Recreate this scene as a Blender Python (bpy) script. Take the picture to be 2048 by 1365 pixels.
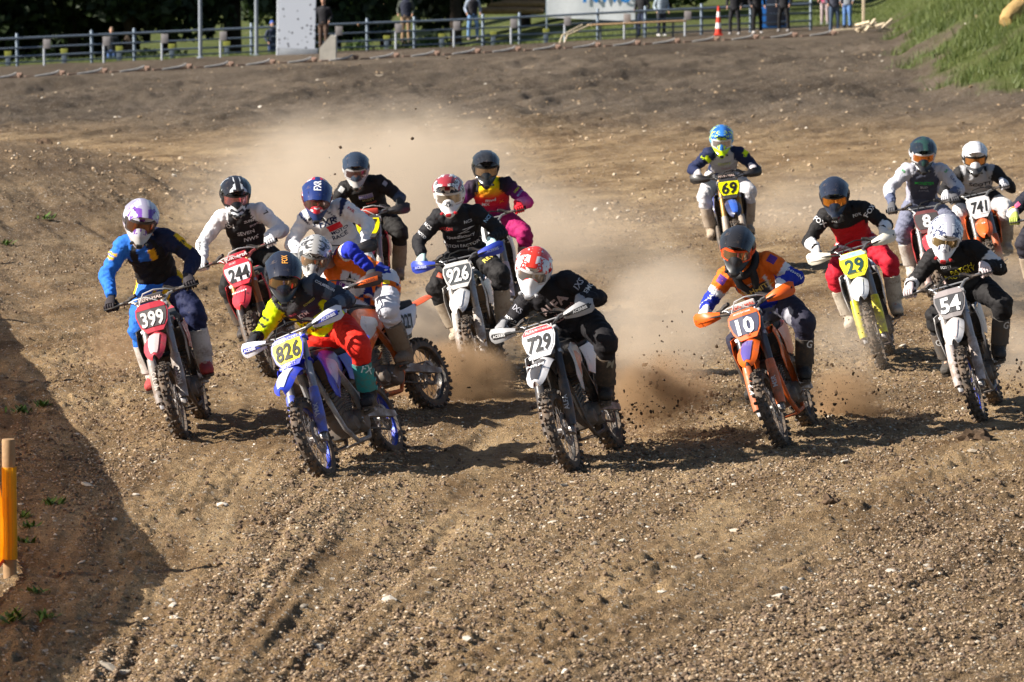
import bpy, bmesh, math, random
import numpy as np
from mathutils import Vector, Matrix, noise, kdtree
from mathutils.bvhtree import BVHTree

for o in list(bpy.data.objects):
    bpy.data.objects.remove(o)
SC = bpy.context.scene
COL = SC.collection
R = math.radians
V = Vector
random.seed(7)
rng = np.random.default_rng(11)

# ------------------------------------------------------------------ camera, sky, sun, exposure
CAM_H, FPX, PITCH = 4.2, 8533.33, R(5.57)
cam_d = bpy.data.cameras.new('camera')
cam = bpy.data.objects.new('camera', cam_d)
COL.objects.link(cam)
cam.location = (0, 0, CAM_H)
cam.rotation_euler = (R(90) - PITCH, 0, 0)
cam_d.sensor_width = 36
cam_d.lens = 150
cam_d.clip_end = 4000
cam_d.dof.use_dof = True
cam_d.dof.focus_distance = 35.0
cam_d.dof.aperture_fstop = 5.6
SC.camera = cam

SUN_EL = R(33)
SUN_AZ = V((-0.977, -0.211, 0)).normalized()
to_sun = (SUN_AZ * math.cos(SUN_EL) + V((0, 0, math.sin(SUN_EL)))).normalized()
world = bpy.data.worlds.new('World')
SC.world = world
world.use_nodes = True
wn = world.node_tree
sky = wn.nodes.new('ShaderNodeTexSky')
sky.sky_type = 'NISHITA'
sky.sun_disc = False
sky.sun_elevation = SUN_EL
sky.sun_rotation = math.atan2(SUN_AZ.x, SUN_AZ.y)
bgn = wn.nodes['Background']
bgn.inputs['Strength'].default_value = 0.05
wn.links.new(sky.outputs[0], bgn.inputs['Color'])
sun_d = bpy.data.lights.new('sun', 'SUN')
sun_d.energy = 5.0
sun_d.angle = R(0.55)
sun_d.color = (1.0, 0.93, 0.83)
sun = bpy.data.objects.new('sun', sun_d)
sun.rotation_euler = to_sun.to_track_quat('Z', 'Y').to_euler()
COL.objects.link(sun)
SC.view_settings.view_transform = 'Standard'
SC.view_settings.look = 'None'
SC.view_settings.exposure = 1.15
SC.view_settings.gamma = 1
SC.render.engine = 'CYCLES'
SC.cycles.use_denoising = True
SC.cycles.max_bounces = 6
SC.cycles.diffuse_bounces = 2
SC.cycles.glossy_bounces = 2
SC.cycles.transmission_bounces = 4
SC.cycles.transparent_max_bounces = 8
SC.cycles.volume_bounces = 1
SC.cycles.volume_step_rate = 1.0
SC.cycles.volume_max_steps = 128

# ------------------------------------------------------------------ small helpers
def sstep(a, b, x):
    t = np.clip((np.asarray(x, float) - a) / (b - a), 0, 1)
    return t * t * (3 - 2 * t)

def _hash(ix, iy, seed):
    h = (ix.astype(np.int64) * 374761393 + iy.astype(np.int64) * 668265263 + seed * 1442695041) & 0xFFFFFFFF
    h = ((h ^ (h >> 13)) * 1274126177) & 0xFFFFFFFF
    h = h ^ (h >> 16)
    return (h & 0xFFFF) / 65535.0

def vnoise(x, y, seed=0):
    ix, iy = np.floor(x), np.floor(y)
    fx, fy = x - ix, y - iy
    fx, fy = fx * fx * (3 - 2 * fx), fy * fy * (3 - 2 * fy)
    a, b = _hash(ix, iy, seed), _hash(ix + 1, iy, seed)
    c, d = _hash(ix, iy + 1, seed), _hash(ix + 1, iy + 1, seed)
    return (a + (b - a) * fx + (c - a) * fy + (a - b - c + d) * fx * fy) * 2 - 1

def fbm(x, y, octv=3, seed=0):
    s, a = 0, 1.0
    for k in range(octv):
        s = s + a * vnoise(x * 2 ** k + 17.3 * k, y * 2 ** k - 9.1 * k, seed + k)
        a *= 0.5
    return s

def foot_x(y):
    return np.interp(y, [90, 97, 105, 120, 137, 160, 400], [10.6, 10.0, 10.2, 10.6, 12.1, 13.8, 30.0])

def height(x, y):
    """large shape of the land"""
    x, y = np.asarray(x, float), np.asarray(y, float)
    z = sstep(75, 118, y) * 0.036 * np.clip(x, -40, 16)
    berm = (1 - sstep(-8.6, -2.9, x + 0.2 * np.sin(y * 0.35))) * sstep(41, 64, y) * (1 - sstep(66, 78, y))
    z = z + 0.85 * berm
    r = np.maximum(0, x - foot_x(y))
    z = z + np.minimum(6.0, 0.62 * r * r / (r + 0.6)) * sstep(93, 106, y)
    z = z - 1.25 * sstep(150, 166, y) * (1 - sstep(-5, 5, x))
    z = z + 0.035 * np.maximum(0, y - 215)
    z = z - 0.0 * y
    return z

def rut_s(x, y):
    """across-track coordinate: wheel ruts fan out from the corner and run away up the track"""
    t = np.clip(np.asarray(y, float) - 26, -6, 16)
    rest = np.asarray(y, float) - 26 - t
    return (x - 0.229 * t - 0.30 * np.clip(rest, -20, 60)) / (1 + 0.10 * t)

def fine(x, y):
    """ruts, clods and lumps of the loose soil"""
    near = 1 - sstep(120, 150, y)
    heap = (1 - sstep(-6.5, -4.0, x)) * sstep(44, 55, y) * (1 - sstep(72, 82, y))
    s = rut_s(x, y) + 0.05 * np.sin(y * 0.5) + 0.06 * vnoise(x * 1.2, y * .5, 3)
    w = 0.35 + 0.65 * sstep(-.3, .5, vnoise(s * 0.8 + 3, y * 0.07, 5))
    r1 = fbm(s * 3.2, y * 0.10, 2, 21)
    r2 = 1 - np.abs(fbm(s * 6.5 + 9, y * 0.14, 2, 22)) * 1.6
    ruts = (r1 * 0.034 + np.clip(r2, -.5, 1) * 0.030) * w
    lumps = fbm(x * 1.1, y * 0.7, 3, 31) * 0.016
    patch = sstep(-0.1, 0.8, fbm(s * 1.3, y * 0.13, 2, 71)) * 0.85 + 0.15
    clods = np.abs(fbm(x * 8.0, y * 6.0, 3, 41)) * 0.040 * patch * (1 - .4 * heap)
    grit = fbm(x * 23, y * 19, 2, 51) * 0.013
    hp = (1 - sstep(-6.0, -3.2, x)) * sstep(38, 48, y) * (1 - sstep(72, 82, y))
    furrow = hp * (0.05 * fbm((x + .30 * y) * 2.2, y * .22, 3, 61) + .012 * np.abs(fbm(x * 3.1, y * 1.7, 2, 63)))
    sl = sstep(78, 94, y) * (1 - sstep(126, 133, y - .45 * (x + 16)))
    furrow = furrow + sl * (0.13 * fbm((x - .30 * y) * .75, y * .10, 3, 65) + .06 * fbm(x * 1.7, y * .7, 3, 67))
    return (ruts * (1 - .6 * heap) + lumps + clods + grit) * near + furrow

def Hz(x, y):
    return float(height(x, y))

def ray(px, py):
    v = V(((px - 1024) / FPX, -(py - 682.5) / FPX, -1))
    return Matrix.Rotation(R(90) - PITCH, 3, 'X') @ v

def ground(px, py, z=0.0):
    r = ray(px, py)
    t = (z - CAM_H) / r.z
    return V((r.x * t, r.y * t, z))

def at(px, py, d):
    r = ray(px, py)
    return V((0, 0, CAM_H)) + r * (d / r.y)

# ------------------------------------------------------------------ node helper and materials
def N(nt, typ, ins=None, **props):
    n = nt.nodes.new(typ)
    for k, v in props.items():
        setattr(n, k, v)
    for k, v in (ins or {}).items():
        s = n.inputs[k]
        if isinstance(v, bpy.types.NodeSocket):
            nt.links.new(v, s)
        else:
            if isinstance(v, tuple) and len(v) == 3 and s.type == 'RGBA':
                v = v + (1,)
            s.default_value = v
    return n

def new_mat(name):
    m = bpy.data.materials.new(name)
    m.use_nodes = True
    nt = m.node_tree
    b = nt.nodes['Principled BSDF']
    return m, nt, b

def mix(nt, fac, a, b, mode='MIX'):
    n = N(nt, 'ShaderNodeMix', data_type='RGBA', blend_type=mode)
    for sock, v in ((n.inputs[0], fac), (n.inputs[6], a), (n.inputs[7], b)):
        if isinstance(v, bpy.types.NodeSocket):
            nt.links.new(v, sock)
        else:
            sock.default_value = v + (1,) if isinstance(v, tuple) and len(v) == 3 else v
    return n.outputs[2]

def ramp(nt, src, stops, interp='LINEAR'):
    n = N(nt, 'ShaderNodeValToRGB', {'Fac': src})
    n.color_ramp.interpolation = interp
    el = n.color_ramp.elements
    while len(el) < len(stops):
        el.new(0.5)
    for e, (p, c) in zip(el, stops):
        e.position = p
        e.color = (c, c, c, 1) if not isinstance(c, tuple) else c + (1,)
    return n.outputs['Color']

MUD = (0.17, 0.115, 0.075)
_mc = {}
def paint(c, rough=0.38, metal=0.0, dirt=0.35, coat=0.0, low=True):
    """plastic, paint or metal with dried mud splashed on it, more towards the ground"""
    key = ('p', tuple(round(v, 3) for v in c), rough, metal, dirt, coat, low)
    if key in _mc:
        return _mc[key]
    m, nt, b = new_mat('painted')
    tc = N(nt, 'ShaderNodeTexCoord')
    n1 = N(nt, 'ShaderNodeTexNoise', {'Vector': tc.outputs['Object'], 'Scale': 9.0, 'Detail': 5.0, 'Roughness': 0.72})
    n2 = N(nt, 'ShaderNodeTexNoise', {'Vector': tc.outputs['Object'], 'Scale': 60.0, 'Detail': 3.0, 'Roughness': 0.7})
    v = N(nt, 'ShaderNodeMath', {0: n2.outputs['Fac'], 1: 0.35, 2: N(nt, 'ShaderNodeMath', {0: n1.outputs['Fac'], 1: 1.3}, operation='MULTIPLY').outputs[0]}, operation='MULTIPLY_ADD')
    fac = v.outputs[0]
    if low:
        sp = N(nt, 'ShaderNodeSeparateXYZ', {0: tc.outputs['Object']})
        h = N(nt, 'ShaderNodeMapRange', {'Value': sp.outputs[2], 'From Min': 0.1, 'From Max': 1.1, 'To Min': 0.17, 'To Max': -0.05})
        fac = N(nt, 'ShaderNodeMath', {0: fac, 1: h.outputs[0]}, operation='ADD').outputs[0]
    lo = 0.99 - dirt * 0.42
    f = N(nt, 'ShaderNodeMapRange', {'Value': fac, 'From Min': lo, 'From Max': lo + 0.30, 'To Min': 0.03, 'To Max': 0.75}).outputs[0]
    col = mix(nt, f, tuple(c), MUD)
    nt.links.new(col, b.inputs['Base Color'])
    rr = N(nt, 'ShaderNodeMapRange', {'Value': f, 'To Min': rough, 'To Max': 0.9}).outputs[0]
    nt.links.new(rr, b.inputs['Roughness'])
    if metal:
        mm = N(nt, 'ShaderNodeMapRange', {'Value': f, 'To Min': metal, 'To Max': 0.0}).outputs[0]
        nt.links.new(mm, b.inputs['Metallic'])
    b.inputs['Coat Weight'].default_value = coat
    b.inputs['Specular IOR Level'].default_value = .35
    _mc[key] = m
    return m

def plain(c, rough=0.7, metal=0.0, var=0.15, scale=6.0):
    key = ('q', tuple(round(v, 3) for v in c), rough, metal, var, scale)
    if key in _mc:
        return _mc[key]
    m, nt, b = new_mat('plain')
    tc = N(nt, 'ShaderNodeTexCoord')
    n1 = N(nt, 'ShaderNodeTexNoise', {'Vector': tc.outputs['Object'], 'Scale': scale, 'Detail': 5.0, 'Roughness': 0.65})
    f = N(nt, 'ShaderNodeMapRange', {'Value': n1.outputs['Fac'], 'From Min': 0.3, 'From Max': 0.7}).outputs[0]
    col = mix(nt, f, tuple(v * (1 - var) for v in c), tuple(min(1, v * (1 + var)) for v in c))
    nt.links.new(col, b.inputs['Base Color'])
    b.inputs['Roughness'].default_value = rough
    b.inputs['Specular IOR Level'].default_value = .25
    b.inputs['Metallic'].default_value = metal
    _mc[key] = m
    return m

def attr_mat(name, rough, bump_scale, bump, dirt=0.25, sheen=0.0):
    """colour from the garment's own dyed panels (attribute), dust on top"""
    m, nt, b = new_mat(name)
    a = N(nt, 'ShaderNodeAttribute', attribute_name='Col')
    tc = N(nt, 'ShaderNodeTexCoord')
    n1 = N(nt, 'ShaderNodeTexNoise', {'Vector': tc.outputs['Object'], 'Scale': 11.0, 'Detail': 6.0, 'Roughness': 0.75})
    f = N(nt, 'ShaderNodeMapRange', {'Value': n1.outputs['Fac'], 'From Min': 0.66 - dirt * 0.2, 'From Max': 0.85, 'To Min': 0.02, 'To Max': 0.6}).outputs[0]
    col = mix(nt, f, a.outputs['Color'], (0.22, 0.155, 0.10))
    nt.links.new(col, b.inputs['Base Color'])
    b.inputs['Roughness'].default_value = rough
    b.inputs['Specular IOR Level'].default_value = 0.18
    n2 = N(nt, 'ShaderNodeTexNoise', {'Vector': tc.outputs['Object'], 'Scale': bump_scale, 'Detail': 4.0, 'Distortion': 1.2})
    bp = N(nt, 'ShaderNodeBump', {'Height': n2.outputs['Fac'], 'Strength': bump, 'Distance': 0.02})
    nt.links.new(bp.outputs[0], b.inputs['Normal'])
    return m

CLOTH = attr_mat('jersey_cloth', 0.72, 13.0, 0.55, 0.1)
LEATHER = attr_mat('boot_leather', 0.6, 30.0, 0.4, 0.7)
def bright(c):
    return plain(c, 0.55, 0.0, 0.04)

def rgb(r, g, b):
    f = lambda v: ((v / 255 + 0.055) / 1.055) ** 2.4 if v > 10 else v / 255 / 12.92
    return (f(r), f(g), f(b))

# ------------------------------------------------------------------ mesh builder
class MB:
    def __init__(self):
        self.v, self.f = [], []

    def add(self, vs, fs):
        o = len(self.v)
        self.v += [tuple(p) for p in vs]
        self.f += [tuple(i + o for i in f) for f in fs]
        return self

    def box(self, c, s, M=None, taper=1.0):
        x, y, z = s[0] / 2, s[1] / 2, s[2] / 2
        vs = []
        for k, (a, b, d) in enumerate([(-1, -1, -1), (1, -1, -1), (1, 1, -1), (-1, 1, -1), (-1, -1, 1), (1, -1, 1), (1, 1, 1), (-1, 1, 1)]):
            t = taper if d > 0 else 1
            p = V((a * x * t, b * y * t, d * z))
            vs.append((M @ p if M else p) + V(c))
        return self.add(vs, [(0, 3, 2, 1), (4, 5, 6, 7), (0, 1, 5, 4), (1, 2, 6, 5), (2, 3, 7, 6), (3, 0, 4, 7)])

    def rbox(self, c, s, b=0.2, M=None):
        """box with chamfered edges"""
        bm = bmesh.new()
        bmesh.ops.create_cube(bm, size=1)
        for v in bm.verts:
            v.co = V((v.co.x * s[0], v.co.y * s[1], v.co.z * s[2]))
        bmesh.ops.bevel(bm, geom=list(bm.edges), offset=min(s) * b, segments=2, affect='EDGES', profile=0.6)
        bm.verts.index_update()
        vs = [((M @ v.co) if M else v.co) + V(c) for v in bm.verts]
        fs = [tuple(v.index for v in f.verts) for f in bm.faces]
        bm.free()
        return self.add(vs, fs)

    def rings(self, rings, cap=True, closed=False):
        n = len(rings[0])
        vs = [p for r in rings for p in r]
        fs = []
        m = len(rings)
        for i in range(m if closed else m - 1):
            j = (i + 1) % m
            for k in range(n):
                l = (k + 1) % n
                fs.append((i * n + k, i * n + l, j * n + l, j * n + k))
        if cap and not closed:
            fs.append(tuple(range(n - 1, -1, -1)))
            fs.append(tuple((m - 1) * n + k for k in range(n)))
        return self.add(vs, fs)

    def tube(self, pts, rad, n=8, cap=True):
        pts = [V(p) for p in pts]
        if not hasattr(rad, '__len__'):
            rad = [rad] * len(pts)
        rs = []
        up = None
        for i, p in enumerate(pts):
            t = (pts[min(i + 1, len(pts) - 1)] - pts[max(i - 1, 0)])
            t = t.normalized() if t.length > 1e-9 else V((0, 0, 1))
            if up is None:
                up = V((0, 0, 1)) if abs(t.z) < 0.9 else V((1, 0, 0))
            a = (up - t * up.dot(t)).normalized()
            up = a
            b = t.cross(a)
            rs.append([p + (a * math.cos(2 * math.pi * k / n) + b * math.sin(2 * math.pi * k / n)) * rad[i] for k in range(n)])
        return self.rings(rs, cap)

    def lathe(self, prof, axis='X', c=(0, 0, 0), n=32, closed=True):
        """prof = [(radius, along)]"""
        rs = []
        for k in range(n):
            a = 2 * math.pi * k / n
            ring = []
            for r, h in prof:
                if axis == 'X':
                    p = (h, r * math.cos(a), r * math.sin(a))
                elif axis == 'Z':
                    p = (r * math.cos(a), r * math.sin(a), h)
                else:
                    p = (r * math.cos(a), h, r * math.sin(a))
                ring.append(V(p) + V(c))
            rs.append(ring)
        m = len(prof)
        vs = [p for r in rs for p in r]
        fs = []
        for k in range(n):
            l = (k + 1) % n
            for i in range(m if closed else m - 1):
                j = (i + 1) % m
                fs.append((k * m + i, l * m + i, l * m + j, k * m + j))
        return self.add(vs, fs)

    def prism(self, outline, n, th, c=(0, 0, 0)):
        """outline: list of 3D points (planar-ish), extruded by th along n"""
        n = V(n).normalized()
        k = len(outline)
        a = [V(p) + V(c) for p in outline]
        b = [p + n * th for p in a]
        fs = [tuple(range(k - 1, -1, -1)), tuple(range(k, 2 * k))]
        fs += [(i, (i + 1) % k, k + (i + 1) % k, k + i) for i in range(k)]
        return self.add(a + b, fs)

    def sheet(self, grid, th):
        """grid[i][j] of points -> thin shell of thickness th"""
        m, n = len(grid), len(grid[0])
        g = [[V(p) for p in r] for r in grid]
        nor = [[None] * n for _ in range(m)]
        for i in range(m):
            for j in range(n):
                du = g[min(i + 1, m - 1)][j] - g[max(i - 1, 0)][j]
                dv = g[i][min(j + 1, n - 1)] - g[i][max(j - 1, 0)]
                q = du.cross(dv)
                nor[i][j] = q.normalized() if q.length > 1e-12 else V((0, 0, 1))
        top = [g[i][j] + nor[i][j] * th / 2 for i in range(m) for j in range(n)]
        bot = [g[i][j] - nor[i][j] * th / 2 for i in range(m) for j in range(n)]
        fs, o = [], m * n
        for i in range(m - 1):
            for j in range(n - 1):
                a, b, c, d = i * n + j, (i + 1) * n + j, (i + 1) * n + j + 1, i * n + j + 1
                fs.append((a, b, c, d))
                fs.append((o + a, o + d, o + c, o + b))
        edge = [i * n for i in range(m)] + [(m - 1) * n + j for j in range(1, n)] + [i * n + n - 1 for i in range(m - 2, -1, -1)] + [j for j in range(n - 2, 0, -1)]
        for k in range(len(edge)):
            a, b = edge[k], edge[(k + 1) % len(edge)]
            fs.append((b, a, o + a, o + b))
        return self.add(top + bot, fs)

    def ball(self, c, r, n=10, m=7, M=None):
        c = V(c)
        r = r if hasattr(r, '__len__') else (r, r, r)
        rs = []
        for i in range(m + 1):
            t = math.pi * min(max(i / m, 0.02), 0.98)
            ring = []
            for k in range(n):
                a = 2 * math.pi * k / n
                p = V((r[0] * math.sin(t) * math.cos(a), r[1] * math.sin(t) * math.sin(a), r[2] * math.cos(t)))
                ring.append((M @ p if M else p) + c)
            rs.append(ring)
        return self.rings(rs[::-1])

    def mirror(self):
        o = MB()
        o.v = [(-x, y, z) for x, y, z in self.v]
        o.f = [tuple(reversed(f)) for f in self.f]
        return o

    def mesh(self, name, smooth=40):
        me = bpy.data.meshes.new(name)
        me.from_pydata(self.v, [], self.f)
        bm = bmesh.new()
        bm.from_mesh(me)
        bmesh.ops.recalc_face_normals(bm, faces=bm.faces)
        bm.to_mesh(me)
        bm.free()
        if smooth:
            me.shade_smooth()
            try:
                me.set_sharp_from_angle(angle=R(smooth))
            except Exception:
                pass
        return me

def link(name, me, mat=None, parent=None, M=None):
    o = bpy.data.objects.new(name, me)
    COL.objects.link(o)
    if me is not None and mat is not None:
        if not me.materials:
            me.materials.append(mat)
        else:
            o.material_slots[0].link = 'OBJECT'
            o.material_slots[0].material = mat
    if parent is not None:
        o.parent = parent
    if M is not None:
        o.matrix_local = M
    return o

def empty(name, loc=(0, 0, 0), rot=None):
    o = bpy.data.objects.new(name, None)
    o.empty_display_size = 0.2
    COL.objects.link(o)
    o.location = loc
    if rot is not None:
        o.rotation_euler = rot
    return o

def tag(o, label=None, cat=None, group=None, kind=None):
    for k, v in (('label', label), ('category', cat), ('group', group), ('kind', kind)):
        if v:
            o[k] = v
    return o

_tx = {}
def text_mesh(s, h=1.0, bold=0.0, shear=0.0, wide=1.0, sub=0.0, space=1.0):
    """flat lettering, h = capital height, centred on the origin in XY"""
    key = (s, round(h, 4), bold, shear, wide, sub, space)
    if key in _tx:
        return _tx[key].copy()
    cu = bpy.data.curves.new('lettering', 'FONT')
    cu.body = s
    cu.size = 1.0
    cu.offset = bold
    cu.shear = shear
    cu.resolution_u = 2
    cu.space_character = space
    cu.align_x = 'LEFT'
    ob = bpy.data.objects.new('lettering', cu)
    me = bpy.data.meshes.new_from_object(ob)
    bpy.data.objects.remove(ob)
    if len(me.vertices) == 0:
        return me
    co = np.array([v.co[:] for v in me.vertices])
    mn, mx = co.min(0), co.max(0)
    cap = 0.69 + 2 * bold
    k = h / cap
    cx = (mn[0] + mx[0]) / 2
    cy = 0.345
    co[:, 0] = (co[:, 0] - cx) * k * wide
    co[:, 1] = (co[:, 1] - cy) * k
    for v, c in zip(me.vertices, co):
        v.co = c
    if sub:
        bm = bmesh.new()
        bm.from_mesh(me)
        bmesh.ops.triangulate(bm, faces=bm.faces)
        for _ in range(3):
            es = [e for e in bm.edges if e.calc_length() > sub]
            if not es:
                break
            bmesh.ops.subdivide_edges(bm, edges=es, cuts=1)
            bmesh.ops.triangulate(bm, faces=[f for f in bm.faces if len(f.verts) > 3])
        bm.to_mesh(me)
        bm.free()
    _tx[key] = me.copy()
    return me

def basis(x, y, z, o=(0, 0, 0)):
    m = Matrix((V(x), V(y), V(z))).transposed().to_4x4()
    m.translation = V(o)
    return m
# ------------------------------------------------------------------ the ground: one sheet, dense where the riders are
def grid_axis_u():
    a = np.linspace(-0.152, 0.152, 430)
    ext = 0.152 * np.array([1.06, 1.15, 1.3, 1.5, 1.8, 2.3, 3.2, 5, 9, 18])
    return np.concatenate([-ext[::-1], a, ext])

def grid_axis_d():
    a = [2.0, 5, 8, 11, 14, 16, 17.5]
    d = 18.5
    while d < 162:
        a.append(d)
        d *= 1 + 0.00245 * (1 if d < 60 else 1.25)
    while d < 2500:
        a.append(d)
        d *= 1.03 if d < 320 else 1.12
    return np.array(a)

def grass_mask(x, y):
    r = x - foot_x(y)
    g = sstep(0.1, 1.3, r + 0.8 * fbm(x * 0.7, y * 0.5, 3, 91)) * sstep(97, 100, y - 0.25 * (x - 11) + 2.5 * fbm(x * .5, y * .3, 2, 95))
    g = g * (1 - .85 * sstep(.10, .55, fbm((x - .55 * y) * .45, (y + .5 * x) * .16, 3, 93)))
    lip = 146.5 + 0.33 * (x + 17.5)
    g2 = sstep(-0.6, 0.9, y - lip + 1.2 * fbm(x * 0.9, y * 0.5, 2, 97)) * (1 - sstep(3.0, 7.0, x) * (1 - sstep(158, 166, y)))
    return np.clip(np.maximum(g, g2), 0, 1)

U, D = grid_axis_u(), grid_axis_d()
gx = (U[None, :] * np.maximum(D, 12)[:, None])
gy = np.repeat(D[:, None], len(U), 1)
gz = height(gx, gy) + fine(gx, gy) * (np.abs(U)[None, :] < 0.2)
nd, nu = gx.shape
verts = np.stack([gx, gy, gz], -1).reshape(-1, 3)
ii = np.arange(nd * nu).reshape(nd, nu)
quads = np.stack([ii[:-1, :-1], ii[:-1, 1:], ii[1:, 1:], ii[1:, :-1]], -1).reshape(-1, 4)

def np_mesh(name, verts, faces, k):
    me = bpy.data.meshes.new(name)
    me.vertices.add(len(verts))
    me.vertices.foreach_set('co', np.asarray(verts, np.float32).ravel())
    me.loops.add(faces.size)
    me.loops.foreach_set('vertex_index', faces.astype(np.int32).ravel())
    me.polygons.add(len(faces))
    me.polygons.foreach_set('loop_start', np.arange(0, faces.size, k, dtype=np.int32))
    me.update(calc_edges=True)
    return me

gme = np_mesh('dirt_track', verts, quads, 4)
gme.shade_smooth()
ga = gme.attributes.new('grass', 'FLOAT', 'POINT')
ga.data.foreach_set('value', grass_mask(gx, gy).astype(np.float32).ravel())

ra = gme.attributes.new('rut', 'FLOAT', 'POINT')
ra.data.foreach_set('value', rut_s(gx, gy).astype(np.float32).ravel())
gm, nt, b = new_mat('loose_soil')
pos = N(nt, 'ShaderNodeNewGeometry').outputs['Position']
sp = N(nt, 'ShaderNodeSeparateXYZ', {0: pos})
sh = N(nt, 'ShaderNodeMath', {0: sp.outputs[1], 1: -0.25}, operation='MULTIPLY')
sx = N(nt, 'ShaderNodeMath', {0: sp.outputs[0], 1: sh.outputs[0]}, operation='ADD')
rut = N(nt, 'ShaderNodeAttribute', attribute_name='rut').outputs['Fac']
cv = N(nt, 'ShaderNodeCombineXYZ', {0: rut, 1: N(nt, 'ShaderNodeMath', {0: sp.outputs[1], 1: 0.12}, operation='MULTIPLY').outputs[0]})
streak = N(nt, 'ShaderNodeTexNoise', {'Vector': cv.outputs[0], 'Scale': 3.2, 'Detail': 8.0, 'Roughness': 0.66}).outputs['Fac']
blot = N(nt, 'ShaderNodeTexNoise', {'Vector': pos, 'Scale': 0.23, 'Detail': 6.0, 'Roughness': 0.6}).outputs['Fac']
mid = N(nt, 'ShaderNodeTexNoise', {'Vector': pos, 'Scale': 5.0, 'Detail': 6.0, 'Roughness': 0.7}).outputs['Fac']
gritn = N(nt, 'ShaderNodeTexNoise', {'Vector': pos, 'Scale': 34.0, 'Detail': 5.0, 'Roughness': 0.75}).outputs['Fac']
f1 = ramp(nt, streak, [(0.36, 0.0), (0.62, 1.0)])
f2 = ramp(nt, blot, [(0.36, 0.0), (0.64, 1.0)])
dry = mix(nt, f2, (0.375, 0.248, 0.126), (0.51, 0.36, 0.198))
damp = (0.180, 0.108, 0.050)
c = mix(nt, f1, damp, dry)
rx_ = N(nt, 'ShaderNodeMapRange', {'Value': rut, 'From Min': 0.3, 'From Max': 1.8}, interpolation_type='SMOOTHSTEP').outputs[0]
ry_ = N(nt, 'ShaderNodeMapRange', {'Value': sp.outputs[1], 'From Min': 29.0, 'From Max': 34.0, 'To Min': 0.62, 'To Max': 0.0}, interpolation_type='SMOOTHSTEP').outputs[0]
c = mix(nt, N(nt, 'ShaderNodeMath', {0: rx_, 1: ry_}, operation='MULTIPLY').outputs[0], c, mix(nt, f1, (0.095, 0.060, 0.032), (0.25, 0.165, 0.090)))
# the start slope by the gate and the heap on the left are darker, fresh soil
far = N(nt, 'ShaderNodeMapRange', {'Value': sp.outputs[1], 'From Min': 78.0, 'From Max': 98.0}, interpolation_type='SMOOTHSTEP').outputs[0]
fb = N(nt, 'ShaderNodeMath', {0: far, 1: ramp(nt, mid, [(0.3, 0.82), (0.7, 1.0)])}, operation='MULTIPLY').outputs[0]
big = N(nt, 'ShaderNodeTexNoise', {'Vector': cv.outputs[0], 'Scale': 0.55, 'Detail': 8.0, 'Roughness': 0.68, 'Distortion': .6}).outputs['Fac']
slope = mix(nt, ramp(nt, big, [(0.38, 0.0), (0.66, 1.0)]), (0.052, 0.038, 0.027), (0.165, 0.128, 0.094))
c = mix(nt, fb, c, slope)
hx = N(nt, 'ShaderNodeMapRange', {'Value': sp.outputs[0], 'From Min': -6.3, 'From Max': -4.0, 'To Min': 1.0, 'To Max': 0.0}, interpolation_type='SMOOTHSTEP').outputs[0]
hy = N(nt, 'ShaderNodeMapRange', {'Value': sp.outputs[1], 'From Min': 38.0, 'From Max': 50.0}, interpolation_type='SMOOTHSTEP').outputs[0]
hy2 = N(nt, 'ShaderNodeMapRange', {'Value': sp.outputs[1], 'From Min': 66.0, 'From Max': 72.0, 'To Min': 1.0, 'To Max': 0.0}).outputs[0]
hm = N(nt, 'ShaderNodeMath', {0: N(nt, 'ShaderNodeMath', {0: hx, 1: hy}, operation='MULTIPLY').outputs[0], 1: hy2}, operation='MULTIPLY').outputs[0]
hm = N(nt, 'ShaderNodeMath', {0: hm, 1: 0.6}, operation='MULTIPLY').outputs[0]
c = mix(nt, hm, c, (0.125, 0.088, 0.058))
g1 = ramp(nt, mid, [(0.28, 0.62), (0.72, 1.3)])
c = mix(nt, 1.0, c, g1, 'MULTIPLY')
g2 = ramp(nt, gritn, [(0.25, 0.45), (0.5, 0.98), (0.75, 1.5)])
c = mix(nt, 1.0, c, g2, 'MULTIPLY')
# small pale stones bedded in the soil
for sc_, thr, amt in ((42.0, 0.80, 0.85), (19.0, 0.90, 0.8)):
    vo = N(nt, 'ShaderNodeTexVoronoi', {'Vector': pos, 'Scale': sc_, 'Randomness': 1.0})
    cs = N(nt, 'ShaderNodeSeparateColor', {0: vo.outputs['Color']})
    pick = ramp(nt, cs.outputs[0], [(thr, 0.0), (thr + 0.02, 1.0)])
    core = ramp(nt, vo.outputs['Distance'], [(0.28, 1.0), (0.42, 0.0)])
    k = N(nt, 'ShaderNodeMath', {0: pick, 1: core}, operation='MULTIPLY').outputs[0]
    k = N(nt, 'ShaderNodeMath', {0: k, 1: amt}, operation='MULTIPLY').outputs[0]
    sc2 = mix(nt, cs.outputs[1], (0.30, 0.26, 0.21), (0.60, 0.55, 0.48))
    c = mix(nt, k, c, sc2)
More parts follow.
